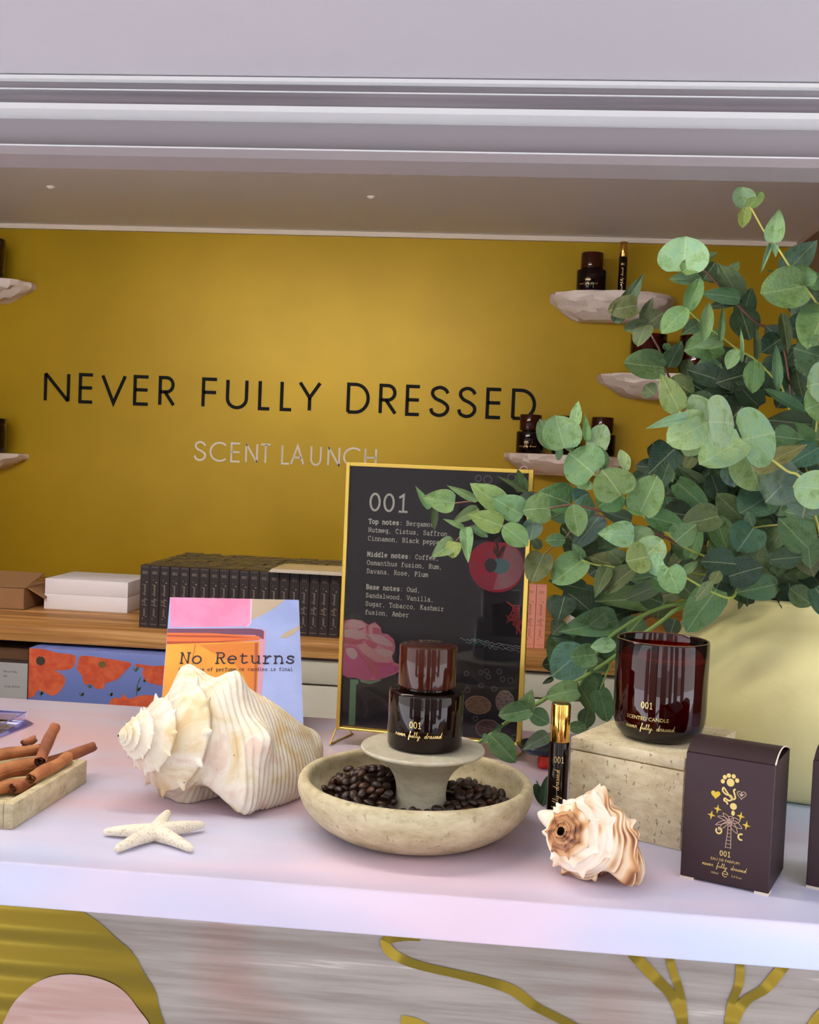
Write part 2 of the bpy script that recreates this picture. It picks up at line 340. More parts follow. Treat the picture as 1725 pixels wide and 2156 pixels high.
#, boxvf((XL - .3, .9285, 1.6612), (XR + .5, .93, 1.6622)), m_bead, o)
structure('trim_5', boxvf((XL - .3, .926, 1.6441), (XR + .5, .955, 1.6490)), m_bead)
structure('ground', boxvf((-30, -40, -.05), (30, 12, 0)), mat('pale_paving', (186, 186, 193), .8, noise=(2, (170, 170, 177), 4, (1, 1, 1), .3, .7)))
m_str = mat('street_facade', (96, 88, 84), .8)
for k, (x0, x1, h) in enumerate(((-16, -6.8, 4.2), (-5.0, -1.4, 3.4), (.9, 5.6, 4.6), (8, 17, 3.6))):
    structure('wall_street_%d' % (k + 1), boxvf((x0, -17, 0), (x1, -15, h)), m_str)
m_reflpost = mat('dark_awning_post', (44, 38, 36), .6)
for k, (x, y, wd) in enumerate(((-1.55, -1.7, .42), (-.645, -.50, .53), (.12, -.42, .34), (.62, -.62, .18), (1.75, -1.9, .5), (-3.1, -2.4, .8), (3.5, -2.2, .8))):
    structure('trim_%d' % (k + 6), boxvf((x - wd / 2, y - .12, 0), (x + wd / 2, y + .12, 3.1)), m_reflpost)  # unseen posts, added to put dark streaks into the reflections
# hatch door propped open over the counter
ht = thing('serving_hatch', 'raised lavender hatch door of the kiosk overhanging the counter', 'hatch', (0, .93, 1.67))
a = np.array([0, -.62, .10]); a /= np.linalg.norm(a)
put('hatch_panel', orient(boxvf((XL - .2, 0, 0), (XR + .4, .50, .035)), (0, .925, 1.672), (1, 0, 0), a, np.cross((1, 0, 0), a) * -1), m_lav, ht)
put('hinge_strip', boxvf((XL - .2, .922, 1.6680), (XR + .4, .932, 1.6712)), m_bead, ht)

# LED batten on the ceiling just behind the opening
lb = thing('led_batten', 'warm white strip light fixed inside above the opening, out of view', 'lamp', (-.5, .9905, 1.865))
put('batten_housing', boxvf((-1.40, .9905, 1.865), (-.08, 1.012, 1.915)), m_bead, lb)
m_led = bpy.data.materials.new('led_diffuser'); m_led.use_nodes = True; m_led.node_tree.nodes['Principled BSDF'].inputs['Emission Color'].default_value = (1, .91, .78, 1); m_led.node_tree.nodes['Principled BSDF'].inputs['Emission Strength'].default_value = 36
put('led_diffuser', boxvf((-1.39, 1.012, 1.872), (-.09, 1.04, 1.908)), m_led, lb)

# lower front panel: softly ribbed, printed
def ribz(z): return .0016 * np.sin(2 * PI * (z - .008) / .0315)
YP = .932
m_pan = mat('brushed_beige_vinyl', (190, 180, 172), .45); B = m_pan.node_tree.nodes['Principled BSDF']
tcn = N(m_pan, 'ShaderNodeTexCoord'); mp = N(m_pan, 'ShaderNodeMapping'); mp.inputs['Scale'].default_value = (1.6, 1, 34); mp.inputs['Rotation'].default_value = (0, .03, 0)
L(m_pan, tcn.outputs['Object'], mp.inputs[0]); nz = N(m_pan, 'ShaderNodeTexNoise'); nz.inputs['Scale'].default_value = 2.6; nz.inputs['Detail'].default_value = 8; nz.inputs['Roughness'].default_value = .62
L(m_pan, mp.outputs[0], nz.inputs['Vector'])
r1 = ramp(m_pan, [(.36, (134, 122, 114)), (.5, (152, 144, 136)), (.60, (162, 150, 144)), (.68, (196, 190, 184))], nz.outputs['Fac'])
n2 = N(m_pan, 'ShaderNodeTexNoise'); n2.inputs['Scale'].default_value = 5.5; L(m_pan, tcn.outputs['Object'], n2.inputs['Vector'])
r2 = ramp(m_pan, [(.52, (255, 255, 255)), (.66, (250, 205, 198))], n2.outputs['Fac'])
mx = N(m_pan, 'ShaderNodeMix', data_type='RGBA', blend_type='MULTIPLY'); mx.inputs[0].default_value = .7
L(m_pan, r1.outputs[0], mx.inputs[6]); L(m_pan, r2.outputs[0], mx.inputs[7]); L(m_pan, mx.outputs[2], B.inputs['Base Color'])
zs = np.concatenate([[.1, .6], np.arange(.70, .9616, .0015)]); V = []; F = []
for z in zs:
    for x in (XL - .3, XR + .5): V.append((x, YP - (ribz(z) if z > .65 else 0), z))
for i in range(len(zs) - 1): F.append((2 * i, 2 * i + 1, 2 * i + 3, 2 * i + 2))
pan = structure('wall_front_lower', (np.array(V), F), m_pan, smooth=True)
m_foil = mat('gold_foil_vinyl', (150, 128, 44), .33, .8)
m_pink = mat('blush_vinyl', (172, 136, 126), .5, noise=(9, (184, 154, 146), 6, (1, 1, 12), .4, .62))
def panpt(px, py): p = pY(px, py, YP); return p[0], p[2]
def onpanel(V2, off): return np.stack([V2[:, 0], YP - ribz(V2[:, 1]) - off, V2[:, 1]], 1)
def strips(fl, fr, z0, z1, off):
    V = []; F = []; zz = np.arange(z0, z1, .0015)
    for z in zs_ if False else zz: V += [(fl(z), z), (fr(z), z)]
    for i in range(len(zz) - 1): F.append((2 * i, 2 * i + 1, 2 * i + 3, 2 * i + 2))
    return onpanel(np.array(V), off), F
c1 = panpt(50, 2190); r1_ = panpt(352, 2150)[0] - c1[0]
put('gold_arch', strips(lambda z: XL - .2, lambda z: c1[0] + math.sqrt(max(r1_ ** 2 - (z - c1[1]) ** 2, 1e-8)), .71, .9612, .0008), m_foil, pan, smooth=True)
c2 = panpt(163, 2216); r2_ = abs(panpt(163, 2049)[1] - c2[1])
put('pink_arch', strips(lambda z: c2[0] - math.sqrt(max(r2_ ** 2 - (z - c2[1]) ** 2, 1e-8)), lambda z: c2[0] + math.sqrt(max(r2_ ** 2 - (z - c2[1]) ** 2, 1e-8)), .71, c2[1] + r2_ - .0003, .0016), m_pink, pan, smooth=True)
for pts, wd in (([(885, 1972), (850, 1972), (818, 1978), (812, 1988), (830, 2008), (880, 2030), (960, 2050), (1020, 2065), (1080, 2085), (1130, 2118), (1190, 2152), (1260, 2200), (1330, 2290), (1360, 2420), (1340, 2560)], 21),
                ([(845, 2146), (875, 2152), (920, 2172), (970, 2200), (1060, 2270), (1110, 2380), (1110, 2540)], 17),
                ([(1325, 2000), (1345, 2022), (1385, 2062), (1412, 2092), (1430, 2125), (1438, 2160), (1440, 2230), (1430, 2380), (1400, 2560)], 23), ([(1408, 2005), (1416, 2040), (1428, 2075), (1436, 2110), (1440, 2160), (1440, 2200)], 17),
                ([(1560, 2020), (1557, 2060), (1544, 2105), (1534, 2150), (1528, 2230), (1540, 2380), (1560, 2560)], 18), ([(1655, 2030), (1640, 2048), (1608, 2080), (1572, 2106), (1545, 2145), (1532, 2200)], 23), ([(1750, 2120), (1715, 2150), (1690, 2190), (1640, 2300), (1620, 2440), (1625, 2560)], 20)):
    P = catmull([panpt(*p) for p in pts], 12); P = P[P[:, 1] < .9606]
    put('gold_tendril', (lambda vf: (onpanel(vf[0], .001), vf[1]))(ribbon(P, wd * .93 / FPX)), m_foil, pan, smooth=True)

# counter slab with swirled pastel finish
m_cnt = mat('pastel_marbled_laminate', (214, 190, 198), .28); B = m_cnt.node_tree.nodes['Principled BSDF']
tcn = N(m_cnt, 'ShaderNodeTexCoord'); mp = N(m_cnt, 'ShaderNodeMapping'); mp.inputs['Scale'].default_value = (1, 3.2, 3.2); mp.inputs['Rotation'].default_value = (0, 0, .12)
L(m_cnt, tcn.outputs['Object'], mp.inputs[0]); nz = N(m_cnt, 'ShaderNodeTexNoise'); nz.inputs['Scale'].default_value = 2.4; nz.inputs['Detail'].default_value = 3; nz.inputs['Distortion'].default_value = .6
L(m_cnt, mp.outputs[0], nz.inputs['Vector'])
r1 = ramp(m_cnt, [(.30, (190, 190, 214)), (.43, (188, 178, 196)), (.54, (190, 168, 180)), (.68, (198, 162, 168))], nz.outputs['Fac'])  # swirl colours, with the pinks lowered to paint in shading at the back
spx = N(m_cnt, 'ShaderNodeSeparateXYZ'); L(m_cnt, tcn.outputs['Object'], spx.inputs[0])
mr = N(m_cnt, 'ShaderNodeMapRange'); mr.inputs[1].default_value = -.02; mr.inputs[2].default_value = .24; L(m_cnt, spx.outputs['X'], mr.inputs[0])
n3 = N(m_cnt, 'ShaderNodeTexNoise'); n3.inputs['Scale'].default_value = 4; L(m_cnt, mp.outputs[0], n3.inputs['Vector'])
r3 = ramp(m_cnt, [(.3, (186, 206, 238)), (.6, (192, 202, 234)), (.75, (208, 196, 224))], n3.outputs['Fac'])
mx = N(m_cnt, 'ShaderNodeMix', data_type='RGBA'); L(m_cnt, mr.outputs[0], mx.inputs[0]); L(m_cnt, r1.outputs[0], mx.inputs[6]); L(m_cnt, r3.outputs[0], mx.inputs[7]); mry = N(m_cnt, 'ShaderNodeMapRange'); mry.inputs[1].default_value = -.10; mry.inputs[2].default_value = -.27; mry.inputs[4].default_value = .75; L(m_cnt, spx.outputs['Y'], mry.inputs[0])
r4 = ramp(m_cnt, [(.35, (196, 202, 226)), (.5, (212, 204, 224)), (.66, (230, 208, 224))], n3.outputs['Fac'])
mx5 = N(m_cnt, 'ShaderNodeMix', data_type='RGBA'); L(m_cnt, mry.outputs[0], mx5.inputs[0]); L(m_cnt, mx.outputs[2], mx5.inputs[6]); L(m_cnt, r4.outputs[0], mx5.inputs[7]); L(m_cnt, mx5.outputs[2], B.inputs['Base Color'])
ct = put('serving_counter', boxvf((XL - .25, YF, .9615), (XR + .45, YB, 1.0)), m_cnt, loc=(0, 1.2, .9615))
bevel(ct, .0022, 3); tagit(ct, 'long pastel pink and lavender counter with a thick pale front edge', 'counter')

# back counter: oak top, white cabinet below
m_oak = mat('oak', (150, 104, 56), .5); B = m_oak.node_tree.nodes['Principled BSDF']
tcn = N(m_oak, 'ShaderNodeTexCoord'); mp = N(m_oak, 'ShaderNodeMapping'); mp.inputs['Scale'].default_value = (1.2, 22, 42)
L(m_oak, tcn.outputs['Object'], mp.inputs[0]); nz = N(m_oak, 'ShaderNodeTexNoise'); nz.inputs['Scale'].default_value = 2.5; nz.inputs['Detail'].default_value = 5; nz.inputs['Distortion'].default_value = .3
L(m_oak, mp.outputs[0], nz.inputs['Vector']); r1 = ramp(m_oak, [(.3, (140, 94, 48)), (.5, (182, 130, 70)), (.7, (216, 170, 108))], nz.outputs['Fac']); L(m_oak, r1.outputs[0], B.inputs['Base Color'])
YS = 2.115
o = put('oak_worktop', boxvf((XL + .01, YS, .968), (XR - .01, YW - .005, 1.0)), m_oak, loc=(-.5, 2.5, .968)); bevel(o, .002)
tagit(o, 'long oak worktop running along the gold wall behind the counter', 'worktop')
cab = thing('white_cabinet', 'white cabinet under the oak worktop behind the framed sign', 'cabinet', (-.1, 2.5, .1))
mwc = mat('white_cabinet_paint', (208, 204, 188), .45)
xs_ = pY(356, 1450, 2.15)[0]
put('carcass', boxvf((xs_ + .02, YS + .03, .1), (XR - .02, YW - .01, .966)), mwc, cab)
for x0, x1 in ((xs_ + .02, -.03), (-.025, XR - .02)):
    dr = put('drawer', boxvf((x0, YS + .012, .915), (x1, YS + .03, .962)), mwc, cab); bevel(dr, .002)
    dr = put('door', boxvf((x0, YS + .012, .12), (x1, YS + .03, .911)), mwc, cab); bevel(dr, .002)
sh = thing('open_shelf_unit', 'dark open shelf compartment beneath the left end of the oak worktop', 'shelf unit', (-1.2, 2.5, .1))
mdk = mat('dark_brown_board', (52, 38, 28), .6)
put('back_panel', boxvf((XL + .02, 2.75, .1), (xs_, 2.77, .966)), mdk, sh); put('side_panel', boxvf((xs_ - .0, YS + .01, .1), (xs_ + .018, 2.77, .966)), mdk, sh)
put('side_panel', boxvf((XL + .01, YS + .01, .1), (XL + .028, 2.75, .966)), mdk, sh); put('shelf_board', boxvf((XL + .03, YS + .02, .80), (xs_ - .001, 2.749, .82)), mdk, sh)
# pins in the ceiling
mpin = mat('white_plastic', (236, 232, 224), .4)
for k, (px, py, wh) in enumerate(((107, 393, 'above the first letters of the shop name'), (782, 414, 'above the last word of the shop name'))):
    d = ray(px, py); p = CAM + d * ((ZC - CAM[2]) / d[2])
    o = put('ceiling_fixing', lathe([(.0, -.006), (.006, -.005), (.009, -.002), (.010, 0)], p, 16), mpin, loc=p, smooth=True)
    tagit(o, 'small white fixing cap on the taupe ceiling, ' + wh, 'fixing')

# ------------------------------------------------------------------ wall lettering
mblk = mat('black_vinyl', (12, 12, 10), .6, spec=.2); mwl = mat('pale_grey_vinyl', (250, 244, 232), .5)
def wall_text(name, label, items, cap_top_base, wd, m):
    """items (letter, px left, px right); baseline/top given by two pixel points each"""
    (x0, b0), (x1, b1), (t0y) = cap_top_base
    zb = pY(x0, b0, YW)[2]; zt = pY(x0, t0y, YW)[2]; cap = zt - zb
    t = thing(name, label, 'sign', (pY(items[0][1], b0, YW)[0], YW - .001, zb))
    for ch, l, r in items:
        f = (l - x0) / (x1 - x0); yb = b0 + f * (b1 - b0)
        XA = pY(l, yb, YW)[0] + wd / 2; XB = pY(r, yb, YW)[0] - wd / 2; gw, st = SANS[ch]
        mx_ = max(p[0] for s in st for p in s); mn_ = min(p[0] for s in st for p in s)
        vf = join(*[ribbon([(XA + (x - mn_) / (mx_ - mn_) * (XB - XA), zb + wd / 2 * (.0) + y * cap) for x, y in s], wd) for s in st])
        put('letter', (np.stack([vf[0][:, 0], np.full(len(vf[0]), YW - .0012), vf[0][:, 1]], 1), vf[1]), m, t)
wall_text('shop_name_sign', 'large black capital letters of the shop name across the gold wall', [('N', 92, 147), ('E', 165, 198), ('V', 212, 266), ('E', 280, 315), ('R', 333, 369), ('F', 424, 459), ('U', 475, 522), ('L', 543, 571), ('L', 589, 617), ('Y', 627, 676), ('D', 729, 778), ('R', 797, 836), ('E', 853, 886), ('S', 903, 946), ('S', 962, 1003), ('E', 1022, 1057), ('D', 1076, 1128)], ((92, 843), (1076, 878), 786), .0092, mblk)
wall_text('event_sign', 'smaller pale capital letters SCENT LAUNCH on the gold wall', [('S', 408, 434), ('C', 441, 477), ('E', 485, 507), ('N', 516, 543), ('T', 547, 571), ('L', 592, 611), ('A', 611, 641), ('U', 653, 677), ('N', 689, 716), ('C', 722, 760), ('H', 767, 793)], ((408, 968), (767, 984), 930), .0052, mwl)
# ================================================================== ON THE COUNTER
ZT = 1.0
m_trav = travertine('travertine', (188, 174, 138), (162, 147, 110), (206, 194, 160), .45, 1.3)
m_trav2 = travertine('pitted_travertine', (224, 208, 170), (204, 186, 146), (236, 224, 190), .8, 1.9)
m_mar = travertine('smooth_limestone', (186, 178, 154), (166, 158, 134), (200, 193, 170), .25, 1.5)
def to_cam(p): return math.atan2(CAM[1] - p[1], CAM[0] - p[0])

# --- bowl
BC = np.array([-.077, 1.056, ZT])
prof = [(0, .0), (.066, .0), (.078, .003), (.094, .012), (.106, .024), (.1125, .037), (.1135, .046), (.1115, .0515), (.108, .053), (.1045, .052), (.1025, .048), (.100, .036), (.090, .022), (.074, .014), (.05, .012), (0, .012)]
pr = catmull(prof[1:-1], 3); o = put('stone_bowl', lathe([(0, 0)] + [tuple(p) for p in pr] + [(0, .012)], BC, 72, False), m_trav, loc=BC, smooth=True)
tagit(o, 'wide shallow beige stone bowl holding coffee beans on the counter', 'bowl')
# --- trumpet stand
PC = np.array([-.0725, 1.072, ZT + .0125]); zt_ = pY(895, 1571, PC[1])[2] - PC[2]
prof = [(.030, 0), (.029, .004), (.0255, .012), (.0245, .022), (.0265, .034), (.032, .044), (.042, .053), (.054, zt_ - .0065), (.0595, zt_ - .004), (.0608, zt_ - .0018), (.060, zt_)]
o = put('trumpet_stand', lathe([(0, 0)] + [tuple(p) for p in catmull(prof, 4)] + [(0, zt_)], PC, 64, False), m_mar, loc=PC); autosmooth(o, 40)
tagit(o, 'flared pale stone pedestal standing among the coffee beans in the bowl', 'stand')
# --- coffee beans
m_bean = mat('coffee_bean', (62, 38, 26), .42, noise=(120, (40, 24, 18), 3, (1, 1, 1), .3, .7))
m_bean2 = mat('coffee_bean_brown', (92, 54, 32), .42, noise=(120, (62, 36, 24), 3, (1, 1, 1), .3, .7))
def bean_mesh(nm, m):
    V = []; F = []; nu, nv = 10, 7
    for i in range(nv + 1):
        th = PI * i / nv
        for k in range(nu):
            ph = 2 * PI * k / nu; x = .0058 * math.cos(th); y = .0042 * math.sin(th) * math.cos(ph); z = .0036 * math.sin(th) * math.sin(ph)
            if z > 0:
                z *= .8; z -= .0016 * math.exp(-(y / .0011) ** 2) * math.sin(th)
            V.append((x, y, z))
    for i in range(nv):
        for k in range(nu): F.append((i * nu + k, (i + 1) * nu + k, (i + 1) * nu + (k + 1) % nu, i * nu + (k + 1) % nu))
    return mesh(nm, V, F, m, True)
BM = [bean_mesh('bean', m_bean), bean_mesh('bean_b', m_bean2)]
def heap(x, y):
    r = math.hypot(x, y); z = .0205 + .027 * math.exp(-((x + .045) ** 2 + (y - .036) ** 2) / .0019) + .014 * math.exp(-((x - .052) ** 2 + (y - .03) ** 2) / .0016)
    return z - .004 * max(0, (r - .05) / .05) + (.010 * max(0, (r - .085) / .012))
bed = []; beans = []; pts = []
def rndrot(): return Matrix.Rotation(random.uniform(0, 6.28), 3, 'Z') @ Matrix.Rotation(random.gauss(0, .6) + random.choice((0, PI)), 3, 'X') @ Matrix.Rotation(random.gauss(0, .5), 3, 'Y')
tries = 0
while len(pts) < 292 and tries < 30000:
    tries += 1; x, y = random.uniform(-.097, .097), random.uniform(-.097, .097); r = math.hypot(x, y); q = math.hypot(x + BC[0] - PC[0], y + BC[1] - PC[1])
    if r > .0915 or q < .034 or y < -.062: continue
    if any((x - a) ** 2 + (y - b) ** 2 < .0079 ** 2 for a, b in pts): continue
    pts.append((x, y))
for k, (x, y) in enumerate(pts):
    o = bpy.data.objects.new('coffee_bean', BM[random.random() < .22]); COL.objects.link(o)
    o.matrix_world = Matrix.Translation((BC[0] + x, BC[1] + y, ZT + heap(x, y) + random.uniform(0, .0028))) @ rndrot().to_4x4()
    tagit(o, 'dark roasted coffee bean in the stone bowl around the pedestal', 'coffee bean', 'coffee beans in the stone bowl')
V = []; F = []
for i in range(15):
    for k in range(60):
        r = .034 + (.0945 - .034) * i / 14; a = 2 * PI * k / 60; x = r * math.cos(a) + (PC[0] - BC[0]) * (1 - i / 14); y = r * math.sin(a) + (PC[1] - BC[1]) * (1 - i / 14)
        V.append((BC[0] + x, BC[1] + y, ZT + max(heap(x, y) - .0052 + .0012 * math.sin(x * 900) * math.sin(y * 830), .0135)))
for i in range(14):
    for k in range(60): F.append((i * 60 + k, i * 60 + (k + 1) % 60, (i + 1) * 60 + (k + 1) % 60, (i + 1) * 60 + k))
o = put('coffee_bean_bed', (np.array(V), F), m_bean, loc=(BC[0], BC[1], ZT + .0135), smooth=True); tagit(o, 'deeper layer of dark coffee beans filling the bottom of the stone bowl', 'coffee beans', kind='stuff')

# --- perfume bottles, roller bottles, candles
m_glass = mat('dark_amber_glass', (22, 8, 6), .03, spec=.32); m_cap = mat('brown_bakelite', (60, 24, 12), .06, spec=.32)
m_foilp = mat('gold_print', (214, 186, 120), .35, .7); m_goldm = mat('polished_gold', (236, 186, 96), .14, 1.0)
def bottle(p, label, group=None, r=.0368, hb=.0565, hc=.044, rc=.0282, txt=True):
    t = thing('perfume_bottle', label, 'bottle', p, group)
    b = put('glass_body', lathe([(0, .0015), (r - .006, .0005), (r - .002, .0012), (r, .004)] + [(r, hb - .003), (r - .0007, hb - .0012), (r - .002, hb), (.022, hb + .0006), (.0215, hb + .004)], p, 64), m_glass, t); autosmooth(b, 40)
    c = put('cap', lathe([(rc - .002, hb + .003), (rc - .0004, hb + .0036), (rc, hb + .005), (rc, hb + hc - .002), (rc - .0006, hb + hc - .0006), (rc - .002, hb + hc), (0, hb + hc)], p, 64), m_cap, t); autosmooth(c, 40)
    if txt:
        a = to_cam(p) - .25; q = np.array(p)
        put('number_print', wrap(join(*[(v + np.array([(-.0095 + k * .0042) + .003, 0]), f) for k, ch in enumerate('001') for v, f in [cour(ch, .0042, .0058, .0008)]]), q + (0, 0, .0255), r + .0003, a), m_foilp, t)
        put('script_print', wrap(script(.0047, .00055), q + (0, 0, .0165), r + .0003, a + .1), m_foilp, t)
        V, F = sans_small('NEVER FULLY', .0026); ang = np.pi * .5 + V[:, 0] / .02
        rr = .021 + V[:, 1]; put('cap_print', (np.stack([q[0] + rr * np.cos(ang + PI / 2 * 0) * 1, q[1] + rr * np.sin(ang), np.full(len(V), q[2] + hb + hc + .0002)], 1), F), m_foilp, t)
    return t
def roller(p, label, group=None, r=.0098, hb=.0895, hc=.0375, txt=True):
    t = thing('rollerball_bottle', label, 'bottle', p, group)
    b = put('glass_tube', lathe([(r - .002, 0), (r - .0005, .0006), (r, .002), (r, hb - .001), (r - .0008, hb)], p, 40), m_glass, t); autosmooth(b, 40)
    c = put('gold_cap', lathe([(r - .0007, hb), (r - .0003, hb + .0006), (r - .0003, hb + hc - .001), (r - .001, hb + hc), (r - .0026, hb + hc - .0002), (0, hb + hc - .0004)], p, 40), m_goldm, t); autosmooth(c, 40)
    if txt:
        a = to_cam(p); q = np.array(p)
        put('number_print', wrap(join(*[(v + np.array([-.0052 + k * .0036, 0]), f) for k, ch in enumerate('001') for v, f in [cour(ch, .0036, .0056, .00065)]]), q + (0, 0, .0705), r + .00025, a), m_foilp, t)
        V, F = script(.0056, .0005); V = np.stack([-V[:, 1], V[:, 0]], 1)
        put('script_print', wrap((V, F), q + (0, 0, .037), r + .00025, a + .15), m_foilp, t)
    return t
bottle((PC[0] + .0012, PC[1] + .001, PC[2] + zt_), 'black perfume bottle with glossy brown cap on the stone pedestal')
roller((.0606, 1.0825, ZT), 'tall slim rollerball bottle with gold cap standing behind the small spiky shell')
roller((pz(-20, 1650, ZT + .004)[0], 1.085, ZT + .0042), 'dark rollerball bottle cut off by the left edge beside the cinnamon sticks', txt=False)
m_jar = glassy('red_amber_glass', (176, 70, 56)); m_wax = mat('wax_in_red_glass', (122, 58, 46), .45); m_base = mat('thick_dark_glass_base', (30, 10, 8), .05, coat=.5)
def candle(p, label, group=None, s=1.0, txt=True):
    t = thing('scented_candle', label, 'candle', p, group); r = .0462 * s; h = .1 * s
    V = [(0, .0003), (r * .62, .0), (r * .80, .003 * s), (r * .93, .010 * s), (r * .985, .019 * s), (r, .03 * s), (r, h - .001), (r - .0007, h), (r - .0022, h), (r - .0028, h - .001), (r - .0028, h - .014 * s)]
    b = put('glass_jar', lathe([tuple(q) for q in V], p, 64, False), m_jar, t); autosmooth(b, 50)
    put('glass_base', lathe([(0, .0012), (r * .60, .001), (r * .78, .004 * s), (r * .90, .011 * s), (r * .93, .014 * s), (0, .0145 * s)], p, 48, False), m_base, t, smooth=True)
    put('wax', lathe([(r * .90, .0148 * s), (r * .945, .02 * s), (r - .0032, .03 * s), (r - .0032, h - .0195 * s), (r * .75, h - .0175 * s), (0, h - .0175 * s)], p, 48), m_wax, t, smooth=False)
    put('wick', tube([(p[0], p[1], p[2] + h - .018 * s), (p[0] + .0004, p[1], p[2] + h - .007 * s)], .0009 * s, 6), mat('cotton_wick', (222, 210, 190), .8), t)
    put('gold_rim', lathe([(r - .0024, h + .0001), (r - .0014, h + .0006), (r - .0004, h + .0001)], p, 64, False), mat('glass_lip_highlight', (150, 96, 70), .1, coat=1), t, smooth=True)  # highlight on the glass lip, put in as a coloured ring
    if txt:
        a = to_cam(p) - .28; q = np.array(p)
        put('number_print', wrap(join(*[(v + np.array([-.0055 + k * .0041, 0]), f) for k, ch in enumerate('001') for v, f in [cour(ch, .0041, .0058, .0008)]]), q + (0, 0, .0375), r + .0003, a), m_foilp, t)
        put('name_print', wrap(sans_small('SCENTED CANDLE', .0036), q + (0, 0, .0255), r + .0003, a + .02), m_foilp, t)
        put('script_print', wrap(script(.0048, .0005), q + (0, 0, .0165), r - .0003, a + .12), m_foilp, t)
    return t

# --- travertine plinth with lid slab
ZL = ZT + .0885; A = pz(1203, 1551, ZL); A[2] = ZT; u1 = np.array([.874, -.486, 0]); u2 = np.array([.486, .874, 0])
t = thing('travertine_plinth', 'rectangular pitted travertine box carrying the red glass candle', 'plinth', A)
o = put('box_body', orient(boxvf((0, 0, 0), (.118, .15, .0755)), A, u1, u2), m_trav2, t); bevel(o, .0012)
o = put('lid', orient(boxvf((-.0003, -.0003, .0765), (.1183, .1503, .0885)), A, u1, u2), m_trav2, t); bevel(o, .0012)
cp = pz(1386, 1552, ZL); candle((cp[0], cp[1], ZL), 'large red amber glass candle standing on the travertine plinth')

# --- boxed perfume
m_box = mat('aubergine_card', (56, 38, 42), .48, spec=.3, bump=(900, .05)); m_edge = mat('raw_card_edge', (226, 214, 196), .7)
def heart(cx, cy, s): return [(cx + s * .0625 * 16 * math.sin(a) ** 3, cy + s * .0625 * (13 * math.cos(a) - 5 * math.cos(2 * a) - 2 * math.cos(3 * a) - math.cos(4 * a))) for a in np.linspace(0, 2 * PI, 22)]
def star4(cx, cy, r): return [(cx + (r if k % 2 == 0 else r * .28) * (1 if k % 4 == 0 or k % 2 else .85) * math.sin(k * PI / 4 + .1), cy + (r if k % 2 == 0 else r * .28) * math.cos(k * PI / 4 + .1)) for k in range(8)]
m_foil2 = mat('gold_foil_print', (226, 200, 122), .35, .55); m_foil3 = mat('brass_foil_print', (208, 176, 60), .4, .5); m_foil4 = mat('rose_foil_print', (188, 158, 136), .4, .5)
